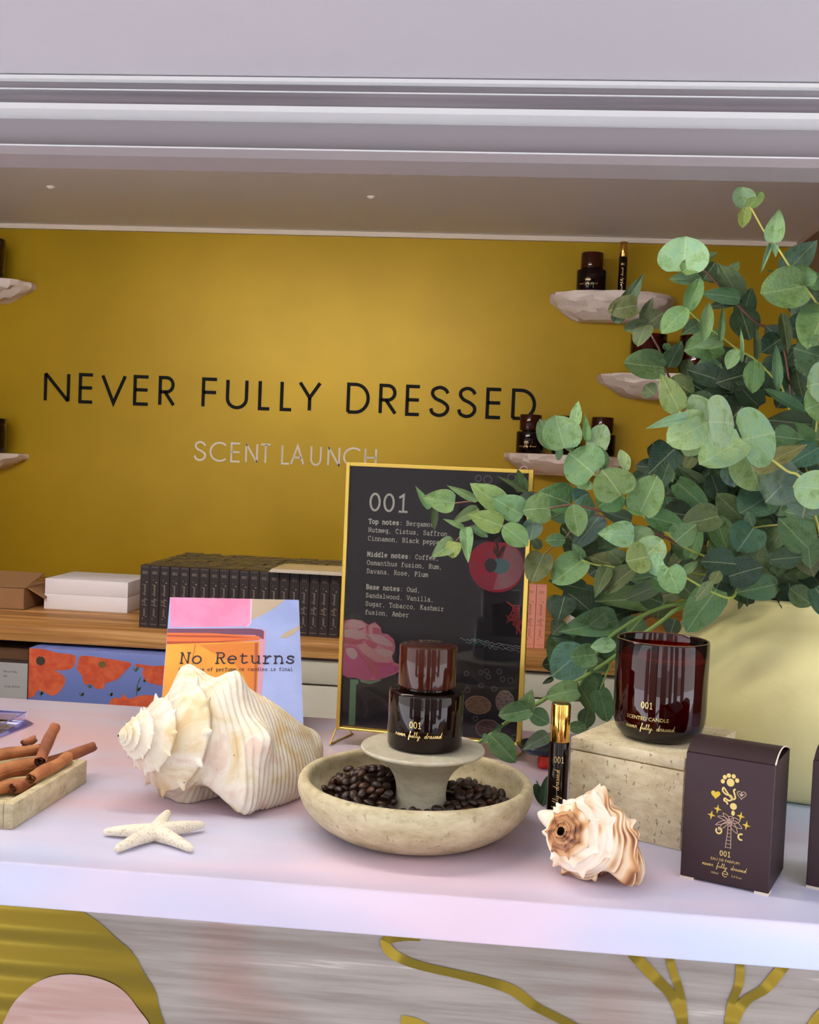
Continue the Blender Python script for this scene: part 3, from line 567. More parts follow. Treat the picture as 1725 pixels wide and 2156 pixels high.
def perfume_box(A, u1, u2, W, D, H, label):
    t = thing('perfume_carton', label, 'box', A)
    o = put('carton', orient(boxvf((0, 0, .002), (W, D, H)), A, u1, u2), m_box, t); bevel(o, .0006, 1)
    n = 14; V = []; F = []
    for k in range(n + 1):
        f = k / n; y = D * f; z = H + .0004 + .0085 * math.sin(PI * min(1, f * 1.02) ** .8)
        for x in (.0006, W - .0006): V += [(x, y, z), (x, y, z - .0006)]
    for k in range(n):
        a = 4 * k; b = a + 4; F += [(a, a + 2, b + 2, b), (a + 1, b + 1, b + 3, a + 3), (a, b, b + 1, a + 1), (a + 2, a + 3, b + 3, b + 2)]
    o = put('top_flap', orient((np.array(V), F), A, u1, u2), m_box, t, smooth=False); autosmooth(o, 50)
    P = [(W - .0001, D * k / n, H + .0004 + .0085 * math.sin(PI * min(1, k / n * 1.02) ** .8)) for k in range(n + 1)]
    V, F = orient((np.array(P), []), A, u1, u2); put('flap_edge', tube(V, .00065, 6), m_edge, t)
    for x0 in (0, W - .012): put('base_tab', orient(boxvf((x0, -.0002, -.0002), (x0 + .012, .012, .002)), A, u1, u2), m_edge, t)
    # foil print; units: 1 px of a 228 x 285 px front
    s = W / 195.; O = np.array(A); up = np.array([0, 0, 1.])
    def fp(name, vfs, m, off=.0004): put(name, flat(join(*[(v * s, f) for v, f in vfs]), O, u1, up, off), m, t)
    cx = 101
    fp('paw_print', [disc(cx, 236, 8.5, 9)] + [disc(cx + a, b, 4.6, 5) for a, b in ((-17, 236), (-13, 246), (-4.5, 251), (6, 251), (14, 243))], m_foil2)
    fp('snake_print', [ribbon(catmull([(cx + 12, 223), (cx + 8, 220), (cx + 10, 212), (cx + 12, 203), (cx + 6, 200), (cx - 4, 210), (cx - 14, 222), (cx - 16, 215), (cx - 8, 208), (cx + 2, 207), (cx + 6, 200), (cx - 2, 195), (cx - 10, 199), (cx - 12, 194), (cx - 6, 191), (cx - 4, 186)], 6), 3.6)], m_foil2)
    fp('heart_print', [poly(heart(cx - 31, 204, 10.5))], m_foil3); fp('outline_heart_print', [ribbon(heart(cx + 25, 213, 10), 1.5), disc(cx + 25, 213, 3), ribbon([(cx + 18, 217), (cx + 25, 209), (cx + 32, 217)], 1.2)], m_foil4)
    fp('pendant_print', [disc(cx + 9, 184, 7.5), disc(cx + 9, 169, 4, 6)], m_foil2)
    fp('star_print', [poly(star4(cx + a, b, 11)) for a, b in ((-25, 172), (-38, 156), (26, 165), (39, 147))], m_foil3)
    fr = []
    for a, l in ((150, 30), (120, 28), (70, 20), (-5, 28), (30, 26), (190, 30), (215, 28), (-40, 24)):
        c, d = math.cos(math.radians(a)), math.sin(math.radians(a)); P = [(cx + 2, 148), (cx + 2 + l * .5 * c - d * 5, 148 + l * .5 * d + c * 5), (cx + 2 + l * c, 148 + l * d - 7), (cx + 2 + l * .5 * c + d * 5, 148 + l * .5 * d - c * 5 - 3)]
        fr.append(ribbon(catmull(P, 4, True), 1.5, True))
    fp('palm_print', fr + [ribbon([(cx, 146), (cx - 1, 120), (cx - 4, 88)], 1.5), ribbon([(cx + 6, 146), (cx + 7, 120), (cx + 8, 88)], 1.5)] + [ribbon([(cx - 1 - k * .5, 138 - k * 8), (cx + 6 + k * .3, 138 - k * 8)], 1.3) for k in range(7)], m_foil4)
    fp('moon_print', [ribbon(arc(cx - 20, 124, 6, 6.5, -220, 110, 14), 3.6), ribbon(arc(cx + 29, 119, 6, 6.5, 60, 300, 14), 3.6)], m_foil2)
    fp('number_print', [(v + np.array([cx - 16 + k * 8.5, 69]), f) for k, ch in enumerate('001') for v, f in [cour(ch, 8.5, 11, 1.7)]], m_foil2)
    V, F = sans_small('EAU DE PARFUM', 6); fp('name_print', [(V + np.array([cx - 3, 56]), F)], m_foil2)
    V, F = script(9.4, .95); fp('script_print', [(V + np.array([cx + 0, 41]), F)], m_foil2)
    V, F = sans_small('100ml', 5); V2, F2 = sans_small('3.4 fl.oz', 5); fp('volume_print', [(V + np.array([cx - 24, 25]), F), (V2 + np.array([cx + 24, 25]), F2), ribbon([(cx - 7, 29), (cx + 5, 29)] + arc(cx - 1, 29, 6, 6, 0, 310, 14), 1.6)], m_foil2)
    return t
A = pz(1432, 1847, ZT); b = pz(1618, 1887, ZT); A[2] = b[2] = ZT; u1 = (b - A) / np.linalg.norm(b - A); u2 = np.cross((0, 0, 1), u1)
perfume_box(A, u1, u2, .0757, .070, .1125, 'aubergine perfume carton with gold palm emblem in front of the plinth')
A2 = pz(1697, 1868, ZT); A2[2] = ZT
perfume_box(A2, u1, u2, .0757, .070, .1125, 'aubergine carton mostly cut off by the right edge of the photo')

# --- stone tray and cinnamon
tf = pz(26, 1748, ZT); tb = pz(183, 1647, ZT)
tx = tf[0]; tl = tb[1] - tf[1]
O = np.array([tx, tf[1], ZT]); a = np.array([tb[0] - tf[0], tb[1] - tf[1], 0]); a /= np.linalg.norm(a); lft = np.array([-a[1], a[0], 0])
t = thing('stone_tray', 'rectangular pale stone tray of cinnamon sticks at the left edge', 'tray', O)
W_, R_ = .20, .0095
o = put('tray_base', orient(boxvf((.001, .001, .0), (tl - .001, W_ - .001, .009)), O, a, lft), m_trav, t)
for c0, c1 in (((0, 0, 0), (tl, R_, .0245)), ((0, W_ - R_, 0), (tl, W_, .0245)), ((0, R_, 0), (R_, W_ - R_, .0245)), ((tl - R_, R_, 0), (tl, W_ - R_, .0245))):
    o = put('tray_side', orient(boxvf(c0, c1), O, a, lft), m_trav, t); bevel(o, .0014)
m_cin = mat('cinnamon_bark', (186, 122, 72), .75, noise=(46, (150, 92, 52), 5, (1, 1, 1), .35, .65), bump=(160, .5)); m_cin2 = mat('dark_cinnamon_bark', (160, 96, 60), .75, noise=(46, (124, 70, 44), 5, (1, 1, 1), .35, .65), bump=(160, .5))
def quill(p0, p1, r, label, m=m_cin):
    """curled bark: a rolled sheet, scroll section swept along its length"""
    r *= 1.15; p0 = np.array(p0); p1 = np.array(p1); ax = p1 - p0; ln = np.linalg.norm(ax); ax /= ln; u = np.cross(ax, (0, 0, 1.)); u /= np.linalg.norm(u); v = np.cross(ax, u)
    sec = [(r * (1 - .11 * k / 9) * math.cos(k * .62), r * (1 - .11 * k / 9) * math.sin(k * .62)) for k in range(10)]
    sec += [(r * (.87 - .5 * k / 12) * math.cos(6.2 + k * .62), r * (.87 - .5 * k / 12) * math.sin(6.2 + k * .62)) for k in range(13)]
    inn = [(x * .90 * (1 - .02), y * .90) for x, y in sec[::-1]]; ring_ = sec + inn; n = len(ring_); V = []; F = []; ns = 14; ph = random.uniform(0, 6)
    for i in range(ns + 1):
        f = i / ns; c = p0 + ax * ln * f + u * r * .12 * math.sin(f * 5 + ph) + v * r * .1 * math.sin(f * 7 + ph * 2); k_ = 1 + .06 * math.sin(f * 9 + ph)
        for j, (x, y) in enumerate(ring_):
            e_ = (r * .25 * math.sin(j * 1.7 + ph) if i in (0, ns) else 0)
            V.append(c + (u * x + v * y) * k_ + ax * e_)
    for i in range(ns):
        for j in range(n): F.append((i * n + j, i * n + (j + 1) % n, (i + 1) * n + (j + 1) % n, (i + 1) * n + j))
    for b_ in (0, ns * n):
        for j in range(len(sec) - 1): F.append((b_ + j, b_ + j + 1, b_ + n - 2 - j, b_ + n - 1 - j))
    o = put('cinnamon_stick', (np.array(V), F), m, loc=p0); autosmooth(o, 50); return tagit(o, label, 'cinnamon', 'cinnamon sticks in the stone tray')
def cz(px, py, z): return pz(px, py, ZT + z)
quill(cz(-40, 1668, .016), cz(52, 1650, .017), .0062, 'lowest cinnamon stick along the near side of the tray, partly out of frame')
quill(cz(28, 1662, .0165), cz(66, 1646, .018), .0055, 'short broken cinnamon piece with open scroll end under the front stick', m_cin2)
quill(cz(-45, 1637, .026), cz(86, 1607, .027), .0080, 'thick reddish cinnamon stick lying across the middle of the pile')
quill(cz(88, 1610, .027), cz(196, 1573, .031), .0052, 'dark red cinnamon stick reaching furthest right past the tray edge', m_cin2)
quill(cz(66, 1640, .0295), cz(142, 1594, .032), .0058, 'pale tan cinnamon stick with a scroll end resting on the tray rim')
quill(cz(-45, 1597, .037), cz(84, 1576, .040), .0055, 'yellowish cinnamon stick on the far side with its scroll end facing right')
quill(cz(84, 1604, .038), cz(114, 1531, .055), .0056, 'brown cinnamon stick tilted steeply upward out of the pile', m_cin2)
quill(cz(48, 1566, .042), cz(74, 1556, .045), .0038, 'small curl of broken cinnamon bark at the back of the pile', m_cin2)

# --- clear acrylic sleeve behind the tray
m_acr = glassy('clear_acrylic', (226, 224, 248), .9)
A = pz(-60, 1566, ZT); b = pz(46, 1520, ZT); c = pz(68, 1531, ZT)
t = thing('acrylic_sleeve', 'clear bluish acrylic sleeve lying flat behind the stone tray', 'sleeve', (b[0] - .05, b[1], ZT))
o = put('sleeve_body', boxvf((b[0] - .16, c[1] - .10, ZT + .0005), (b[0] + .004, b[1] + .004, ZT + .012)), m_acr, t); bevel(o, .001)
put('sleeve_rim', tube([(b[0] - .16, b[1] + .004, ZT + .0125), (b[0] + .004, b[1] + .004, ZT + .0125), (b[0] + .004, c[1] - .10, ZT + .0125)], .0009, 6), mat('violet_acrylic_edge', (128, 124, 190), .1, coat=1), t)
put('sleeve_flap', (np.array([(b[0] + .005, b[1], ZT + .004), (b[0] + .022, b[1] - .012, ZT + .002), (b[0] + .006, c[1] - .09, ZT + .0015)]), [(0, 2, 1)]), glassy('violet_acrylic', (170, 172, 232)), t)

# --- starfish
tips = [(218, 1752, .004), (431, 1737, .006), (243, 1790, .004), (405, 1789, .004)]
cs = pz(327, 1752, ZT + .007); cs[2] = ZT + .0085
arms = [pz(*t[:2], ZT + t[2]) for t in tips]; arms.append(np.array([cs[0] - .002, cs[1] + .046, ZT + .011]))
parts_ = []
for tip in arms:
    f = np.linspace(0, 1, 12); P = cs + (np.array(tip) - cs) * f[:, None]; R = .0086 - .0052 * f; R[-1] = .0022
    P[:, 2] = np.maximum(cs[2] - .002 + (tip[2] - cs[2] + .002) * f + .0012 * np.sin(f * PI), ZT + R * .62); V, F = tube(P, R, 12); V[:, 2] = np.interp(V[:, 2], [ZT - .02, ZT, ZT + .05], [ZT, ZT + .0003, ZT + .05]); parts_.append((V, F))
base = np.array([cs[0], cs[1], ZT]); o = put('starfish', join(*parts_), None, loc=base)
rm = o.modifiers.new('r', 'REMESH'); rm.mode = 'VOXEL'; rm.voxel_size = .0009; sm_ = o.modifiers.new('m', 'SMOOTH'); sm_.factor = .5; sm_.iterations = 6
dg = bpy.context.evaluated_depsgraph_get(); m2 = bpy.data.meshes.new_from_object(o.evaluated_get(dg)); o.modifiers.clear(); o.data = m2
m2.materials.clear(); m2.materials.append(mat('bleached_starfish', (238, 228, 206), .7, noise=(420, (214, 200, 160), 1, (1, 1, 1), .56, .70), bump=(500, .8)))
m2.polygons.foreach_set('use_smooth', [True] * len(m2.polygons)); mn = min(v.co.z for v in m2.vertices)
for v in m2.vertices: v.co.z -= mn - .0002
tagit(o, 'cream five-armed starfish lying on the counter in front of the conch', 'starfish')

# --- shells: one spiral height field around an axis
SHELL = {}
def pigment(o, vals):
    at = o.data.attributes.new('pigment', 'FLOAT', 'POINT'); at.data.foreach_set('value', np.clip(vals, 0, 1).astype(np.float32))
def shell(apex, tail, up, env, q, tl, spikes, lip, nt=260, nv=300, knob=(9, .22), ribs=(70, .012), phase=0., jag=0.):
    apex = np.array(apex); tail = np.array(tail); ax = tail - apex; Ls = np.linalg.norm(ax); ax /= Ls
    u = np.array(up, float); u -= ax * (u @ ax); u /= np.linalg.norm(u); s = -np.cross(u, ax)      # v=0 up, v=90 towards the street
    ts = np.linspace(0, 1, nt) ** 1.35; vs_ = np.linspace(0, 2 * PI, nv, endpoint=False); T, Vv = np.meshgrid(ts, vs_, indexing='ij')
    te, re = zip(*env); R = np.interp(T, te, re)
    for _ in range(3): R[1:-1] = (R[:-2] + R[1:-1] * 2 + R[2:]) / 4
    ph = np.log(np.maximum(T, 1e-4) / tl) / -math.log(q) + (Vv + phase) / (2 * PI); fr = ph - np.floor(ph); body = ph >= .999
    wob = .06 * np.cos(knob[0] * Vv)
    st = np.where(body, 0, fr)
    step = np.where(body, 0, -.16 + .30 * np.clip((st) / .8, 0, 1) ** 1.3 - .14 * np.clip((st - .86) / .14, 0, 1))
    kn = np.where(body, 0, knob[1] * np.exp(-((st - .80) / .09) ** 2) * np.maximum(0, np.cos(knob[0] * Vv)) ** 6)
    R2 = R * (1 + step + kn)
    seam = np.exp(-((ph - 1.0) / .035) ** 2); R2 = R2 * (1 - .10 * seam)
    R2 = R2 * (1 + np.where(body, ribs[1] * np.sin(2 * PI * T * ribs[0] + .5 * np.sin(3 * Vv)) * np.clip((T - tl * .62) / .25, 0, 1), .004 * np.sin(2 * PI * T * 160)))
    A = 0
    for (t0, v0, h, wt, wv) in spikes:
        dv = (Vv - math.radians(v0) + PI) % (2 * PI) - PI; d = np.sqrt(((T - t0) / wt) ** 2 + (dv / wv) ** 2)
        R2 = R2 + h * np.exp(-d ** 1.7)
    lv, lw, lh, l0, l1 = lip
    dv = (Vv - math.radians(lv) + PI) % (2 * PI) - PI
    m_ = np.clip((T - l0) / .1, 0, 1) * np.clip((l1 - T) / .14, 0, 1)
    fl = np.where(dv < 0, np.exp(-(dv / lw) ** 2), np.exp(-(dv / .10) ** 2))
    R2 = R2 + lh * m_ * fl * (1 + jag * np.sin(T * 95) + jag * .6 * np.sin(T * 151))
    R2 = R2 * (1 - .45 * m_ * np.exp(-((dv - .42) / .22) ** 2))
    P = apex + T[..., None] * Ls * ax + R2[..., None] * (np.cos(Vv)[..., None] * u + np.sin(Vv)[..., None] * s)
    F = [(i * nv + j, i * nv + (j + 1) % nv, (i + 1) * nv + (j + 1) % nv, (i + 1) * nv + j) for i in range(nt - 1) for j in range(nv)]
    F.append(tuple((nt - 1) * nv + j for j in range(nv))); SHELL['T'] = T.ravel(); SHELL['V'] = Vv.ravel(); SHELL['k'] = (kn + 0 * T).ravel(); SHELL['st'] = st.ravel(); SHELL['body'] = body.ravel(); return P.reshape(-1, 3), F
m_conch = mat('chalky_conch', (232, 220, 196), .62, bump=(200, .5)); B = m_conch.node_tree.nodes['Principled BSDF']; tcn = N(m_conch, 'ShaderNodeTexCoord')
nz = N(m_conch, 'ShaderNodeTexNoise'); nz.inputs['Scale'].default_value = 26; nz.inputs['Detail'].default_value = 6; nz.inputs['Distortion'].default_value = 1.0; L(m_conch, tcn.outputs['Object'], nz.inputs['Vector'])
r1 = ramp(m_conch, [(.34, (214, 190, 146)), (.44, (224, 212, 184)), (.55, (230, 221, 204)), (.66, (222, 200, 180))], nz.outputs['Fac'])
n2 = N(m_conch, 'ShaderNodeTexNoise'); n2.inputs['Scale'].default_value = 75; n2.inputs['Detail'].default_value = 1; L(m_conch, tcn.outputs['Object'], n2.inputs['Vector'])
r2 = ramp(m_conch, [(.215, (92, 58, 40)), (.235, (255, 255, 255))], n2.outputs['Fac'])
mx = N(m_conch, 'ShaderNodeMix', data_type='RGBA', blend_type='MULTIPLY'); mx.inputs[0].default_value = 1; L(m_conch, r1.outputs[0], mx.inputs[6]); L(m_conch, r2.outputs[0], mx.inputs[7]); L(m_conch, mx.outputs[2], B.inputs['Base Color'])
ap = pY(249, 1549, 1.045); tlp = pY(650, 1580, 1.225)
VF = shell(ap, tlp, (0, -.12, 1), [(0, .0015), (.03, .009), (.08, .018), (.16, .032), (.26, .047), (.36, .057), (.46, .062), (.56, .061), (.66, .055), (.76, .046), (.86, .035), (.94, .027), (1, .024)], .60, .265,
           [(.395, -44, .033, .08, .34), (.445, 10, .020, .07, .28), (.485, 70, .021, .055, .25), (.50, -95, .020, .07, .3), (.43, 112, .010, .05, .22), (.40, 140, .014, .05, .2), (.36, 168, .016, .05, .2), (.33, 195, .016, .05, .22)],
           (116, .62, .034, .30, 1.02), knob=(11, .19), ribs=(38, .014), phase=math.radians(210))
V, F = VF; zmn = V[:, 2].min(); V[:, 2] = np.maximum(V[:, 2], ZT + .0004)
o = put('conch_shell', (V, F), m_conch, loc=((ap[0] + tlp[0]) / 2, (ap[1] + tlp[1]) / 2, ZT), smooth=True); tagit(o, 'large cream conch shell with blunt knobs in front of the picture card', 'shell')
m_mur = mat('banded_murex', (236, 222, 200), .5, bump=(300, .3)); B = m_mur.node_tree.nodes['Principled BSDF']
at_ = N(m_mur, 'ShaderNodeAttribute', attribute_name='pigment'); r1 = ramp(m_mur, [(.0, (246, 238, 226)), (.3, (238, 216, 186)), (.55, (206, 152, 98)), (.8, (150, 94, 56)), (1, (98, 54, 34))], at_.outputs['Fac']); L(m_mur, r1.outputs[0], B.inputs['Base Color'])
ap = pY(1180, 1768, .932); tlp = pY(1318, 1802, 1.006)
VF = shell(ap, tlp, (0, 0, 1), [(0, .004), (.03, .012), (.10, .020), (.22, .026), (.36, .030), (.50, .0315), (.64, .029), (.78, .022), (.9, .015), (1, .009)], .55, .36,
           [(.40, 4, .020, .05, .26), (.30, -82, .024, .05, .24), (.40, -20, .006, .05, .2), (.44, 40, .008, .06, .22), (.36, 225, .008, .05, .2), (.5, 75, .006, .06, .2), (.72, 60, .007, .05, .2), (.15, -25, .006, .04, .3), (.12, 100, .005, .04, .3)],
           (122, .6, .015, .40, 1.0), nt=200, nv=220, knob=(7, .22), ribs=(16, .028), jag=.35)
V, F = VF; V[:, 2] += ZT + .0004 - np.percentile(V[:, 2], .3); V[:, 2] = np.maximum(V[:, 2], ZT + .0004)
o = put('murex_shell', (V, F), m_mur, loc=((ap[0] + tlp[0]) / 2, (ap[1] + tlp[1]) / 2, ZT), smooth=True); T_, V_ = SHELL['T'], SHELL['V']; g_ = .5 + .5 * np.sin(2 * PI * T_ * 32 + .6)
pigment(o, (.30 + .75 * g_ * (.5 + .5 * np.sin(V_ * 3 + T_ * 9) * np.cos(V_ * 5 - T_ * 14)) + .35 * np.maximum(0, np.sin(V_ * 8 + 1.3 * np.sin(T_ * 30))) * (np.abs(T_ - .62) < .05)) * np.clip((T_ - .3) / .15, .25, 1) + .60 * np.exp(-((T_ - .03) / .055) ** 2) + .30 * np.maximum(0, np.sin(V_ * 5 + T_ * 40) * np.sin(V_ * 3 - 2)) * (T_ < .42))
tagit(o, 'small spiky brown and white shell in front of the rollerball bottle', 'shell')

# --- vase
m_vase = mat('putty_plaster', (234, 226, 164), .65, noise=(14, (222, 214, 150), 4, (1, 1, 1), .35, .7), bump=(60, .25)); B = m_vase.node_tree.nodes['Principled BSDF']
VC = np.array([.372, 1.372, ZT])
prof = [(0, 0), (.140, 0), (.150, .003), (.168, .022), (.181, .06), (.185, .098), (.178, .132), (.160, .164), (.138, .185), (.120, .196), (.113, .203), (.1105, .210), (.112, .2145), (.1095, .217), (.106, .2155), (.104, .208), (.106, .198), (.130, .182), (.16, .15), (.17, .1), (.15, .02), (0, .012)]
P = catmull(prof[1:-1], 4); o = put('plaster_vase', lathe([(0, 0)] + [tuple(p) for p in P] + [(0, .012)], VC, 96, False), m_vase, loc=VC, smooth=True)
tagit(o, 'big round putty coloured plaster vase holding the eucalyptus branches', 'vase')

# --- low dark dish with red thing, half hidden behind the roller bottle
p = pz(1142, 1618, ZT); t = thing('metal_dish', 'low dark metal dish behind the rollerball bottle, mostly hidden', 'dish', (p[0], p[1] + .012, ZT))
mdm = mat('dark_teal_metal', (44, 58, 70), .15, .7)
put('dish_bowl', lathe([(.010, .016), (.026, .018), (.0305, .024), (.031, .0262), (.029, .0262), (.024, .0205), (0, .019)], (p[0], p[1] + .012, ZT), 40, False), mdm, t, smooth=True)
put('red_foot', lathe([(.0068, .0), (.0078, .004), (.0072, .012), (.006, .018)], (p[0] + .002, p[1] + .004, ZT), 20), mat('red_enamel', (206, 40, 22), .3), t, smooth=True)
# ================================================================== CARD, SIGN, SHELVES, BACK COUNTER
# --- printed sign in gold frame
SA = pz(708, 1534, 1.020); SB = pz(1097, 1571, 1.020); SA[2] = SB[2] = 1.020
su = (SB - SA); SWd = np.linalg.norm(su); su /= SWd; sv = np.array([0, 0, 1.]); sn = np.cross(su, sv)   # sn faces the street
SH = .333
def S2(px, py): p = pN(px, py, SA, sn) - SA; return p @ su, p[2]
def SP(pts): return np.array([S2(*p) for p in pts])
def c5(pts): return [(690 + x / 3.171, 960 + y / 3.171) for x, y in pts]
t = thing('framed_sign', 'gold framed black glass sign listing the 001 fragrance notes', 'sign', (SA + SB) / 2 - np.array([0, 0, .02]))
m_gf = mat('brushed_gold_frame', (222, 190, 92), .3, .85); m_pst = mat('dark_plum_poster', (36, 30, 38), .6)
m_prt = lambda nm, c, nz=None: mat(nm, c, .75, noise=nz)
put('poster', orient(boxvf((.004, -.006, .004), (SWd - .004, -.003, SH - .004)), SA, su, -sn), m_pst, t) if False else put('poster', orient(boxvf((.004, .003, .004), (SWd - .004, .006, SH - .004)), SA, su, -sn), m_pst, t)
for c0, c1 in (((0, -.002, 0), (.0045, .012, SH)), ((SWd - .0055, -.002, 0), (SWd, .012, SH)), ((.0045, -.002, SH - .0045), (SWd - .0055, .012, SH)), ((.0045, -.002, 0), (SWd - .0055, .012, .0025))):
    o = put('frame_bar', orient(boxvf(c0, c1), SA, su, -sn), m_gf, t); bevel(o, .0005, 1)
def pr(name, vfs, m, lvl=0): put(name, flat(join(*vfs), SA - sn * .003, su, sv, .0003 + lvl * .00025), m, t)
pr('grey_print', [poly(SP(c5([(700, 1270), (1040, 1290), (1040, 1500), (1290, 1530), (1285, 1560), (1000, 1540), (880, 1500), (700, 1500)])))], m_prt('print_slate', (62, 58, 62)))
pr('column_print', [poly(SP(c5([(1100, 990), (1200, 980), (1300, 1000), (1297, 1215), (1050, 1200), (1098, 1190)])))], m_prt('print_dark_plum', (26, 20, 28)))
pr('smoke_print', [poly(SP(c5([(200, 1570), (260, 1560), (330, 1600), (390, 1640), (415, 1690), (415, 1740), (370, 1650), (310, 1620), (260, 1640), (270, 1720), (235, 1750), (245, 1680)])), 3)], m_prt('print_smoke', (74, 68, 74)))
sr = m_prt('print_rose', (250, 146, 168)); 
pr('rose_print', [poly(SP(c5([(103, 1100), (160, 1090), (225, 1100), (270, 1130), (312, 1110), (350, 1145), (358, 1185), (400, 1192), (440, 1228), (450, 1280), (438, 1325), (422, 1335), (442, 1380), (488, 1398), (496, 1428), (450, 1458), (390, 1480), (330, 1500), (250, 1505), (180, 1482), (100, 1466), (88, 1400), (92, 1250)])))], sr, 1)
pr('rose_print', [poly(SP(c5([(92, 1290), (150, 1270), (210, 1300), (270, 1390), (300, 1470), (250, 1503), (180, 1482), (98, 1464)])), 2), poly(SP(c5([(300, 1400), (380, 1380), (440, 1400), (480, 1420), (430, 1455), (360, 1485), (310, 1490)])), 2)], m_prt('print_rose_deep', (246, 112, 168)), 2)
pr('rose_print', [poly(SP(c5([(110, 1120), (170, 1105), (240, 1130), (250, 1190), (190, 1230), (110, 1210)])), 2), poly(SP(c5([(200, 1260), (300, 1250), (380, 1290), (430, 1330), (410, 1380), (320, 1370), (240, 1320)])), 2), poly(SP(c5([(280, 1130), (330, 1130), (345, 1190), (300, 1210), (270, 1180)])), 2)], m_prt('print_rose_pale', (255, 182, 184)), 2)
pr('rose_print', [ribbon(SP(c5(q)), .0014) for q in ([(105, 1235), (180, 1250), (260, 1220), (330, 1240), (400, 1225)], [(260, 1130), (270, 1190), (330, 1215)], [(190, 1310), (250, 1370), (300, 1460)], [(290, 1380), (370, 1400), (440, 1385)], [(120, 1150), (190, 1170), (240, 1150)])], m_prt('print_rose_crease', (226, 104, 128)), 3)
RP = m_prt('print_rose_pale', (255, 182, 184)); RD = m_prt('print_rose_deep', (246, 112, 168))
pr('rose_print', [poly(SP(c5(q)), 3) for q in ([(300, 1150), (345, 1160), (342, 1215), (310, 1225)], [(275, 1228), (330, 1262), (300, 1290), (250, 1250)], [(395, 1240), (424, 1235), (405, 1258)], [(110, 1215), (180, 1225), (240, 1250), (180, 1262), (110, 1250)], [(230, 1330), (290, 1360), (330, 1420), (320, 1470), (280, 1420)])], m_prt('print_rose_mid', (240, 120, 140)), 3)
pr('rose_print', [poly(SP(c5(q)), 3) for q in ([(105, 1165), (180, 1155), (275, 1205), (290, 1225), (200, 1218), (112, 1205)], [(250, 1195), (340, 1192), (415, 1238), (430, 1275), (340, 1255), (275, 1225)], [(150, 1095), (215, 1103), (255, 1138), (200, 1148), (140, 1130)], [(330, 1290), (420, 1300), (430, 1325), (390, 1345), (340, 1320)], [(120, 1290), (170, 1285), (200, 1330), (170, 1360), (130, 1330)])], m_prt('print_rose_light', (255, 204, 204)), 4)
pr('stem_print', [poly(SP(c5([(148, 1492), (200, 1495), (205, 1520), (188, 1530), (180, 1800), (138, 1800)]))), poly(SP(c5([(205, 1485), (260, 1508), (340, 1500), (360, 1460), (350, 1505), (280, 1525), (220, 1512)])))], m_prt('print_stem', (136, 186, 146)), 2)
ac = S2(*c5([(1125, 730)])[0]); ar = abs(S2(*c5([(940, 730)])[0])[0] - ac[0])
pr('apple_print', [poly([(ac[0] + ar * math.cos(q) * (1 + .02 * math.sin(3 * q)), ac[1] + ar * (.92 - .12 * math.exp(-((q - PI / 2) / .3) ** 2)) * math.sin(q) - (.002 if q > PI else 0)) for q in np.linspace(0, 2 * PI, 40, endpoint=False)])], m_prt('print_apple', (216, 34, 56), (90, (196, 50, 80), 4, (1, 1, 1), .4, .65)), 1)
pr('apple_print', [poly([(ac[0] + ar * .97 * math.cos(q), ac[1] + ar * .88 * math.sin(q)) for q in np.linspace(-1.65, 1.2, 24)])], m_prt('print_apple_pale', (196, 132, 136), (70, (206, 116, 124), 4, (1, 1, 1), .4, .65)), 2)  # pale right half: reflection in the glass, painted into the print
pr('apple_print', [disc(*S2(*c5([(1150, 735)])[0]), .0115, .0095, 20, .1), ], m_prt('print_apple_core', (104, 142, 144)), 3)
pr('apple_print', [disc(*S2(*c5([(1088, 730)])[0]), .0075, .0085, 18, .15)], m_prt('print_apple_dark', (58, 50, 58)), 4)
pr('apple_print', [poly(SP(c5([(1112, 600), (1138, 650), (1175, 640), (1190, 605), (1170, 600), (1160, 660), (1138, 690), (1105, 640)]))), ribbon(SP(c5([(1120, 550), (1122, 575), (1133, 600), (1135, 640)])), .003)], m_prt('print_apple_stem', (84, 34, 30)), 5)
rs = random.Random(3)
pr('saffron_print', [ribbon(catmull(SP(c5([(1200 + rs.uniform(-5, 60), 985 + rs.uniform(0, 160)), (1250 + rs.uniform(-20, 30), 1030 + rs.uniform(-20, 60)), (1270 + rs.uniform(-30, 25), 1080 + rs.uniform(-30, 110))])), 4), .0013) for _ in range(13)] + [ribbon(catmull(SP(c5(q)), 4), .0015) for q in ([(1195, 975), (1240, 1000), (1290, 1000)], [(1195, 1065), (1215, 1095), (1260, 1100)], [(1285, 1090), (1265, 1150), (1262, 1192)])], m_prt('print_saffron', (206, 70, 74)), 2)
tw = [(880 + k * 13.6, 1218 + k * 1.9 + rs.uniform(-9, 9)) for k in range(31)]
pr('twig_print', [ribbon(SP(c5(tw)), .0009), ribbon(SP(c5([(x, y + 16 + rs.uniform(-8, 8)) for x, y in tw[3:]])), .0007), ribbon(SP(c5([(x, y + 34 + rs.uniform(-10, 6)) for x, y in tw[12:]])), .0006)], m_prt('print_silver', (176, 176, 180)), 2)
pr('twig_print', [poly(SP(c5([(930, 1222), (1000, 1218), (1060, 1230), (1050, 1262), (980, 1268), (935, 1250)])), 2)], m_prt('print_moss', (40, 74, 58)), 1)
for q in ((925, 1455, 15), (1020, 1448, 15), (1060, 1440, 15), (1072, 1477, 15), (1145, 1442, 16), (1167, 1493, 15), (1220, 1502, 18), (1023, 1535, 16), (932, 1565, 17), (1110, 1557, 16), (985, 1755, 15), (1245, 1880, 16), (1005, 150, 20), (1068, 158, 26), (1226, 144, 24), (1310, 95, 26)):
    pr('ring_print', [ring(*S2(*c5([q[:2]])[0]), q[2] / 3.171 * 1.35 / FPX, .0008)], m_prt('print_ring', (150, 140, 150)), 1)
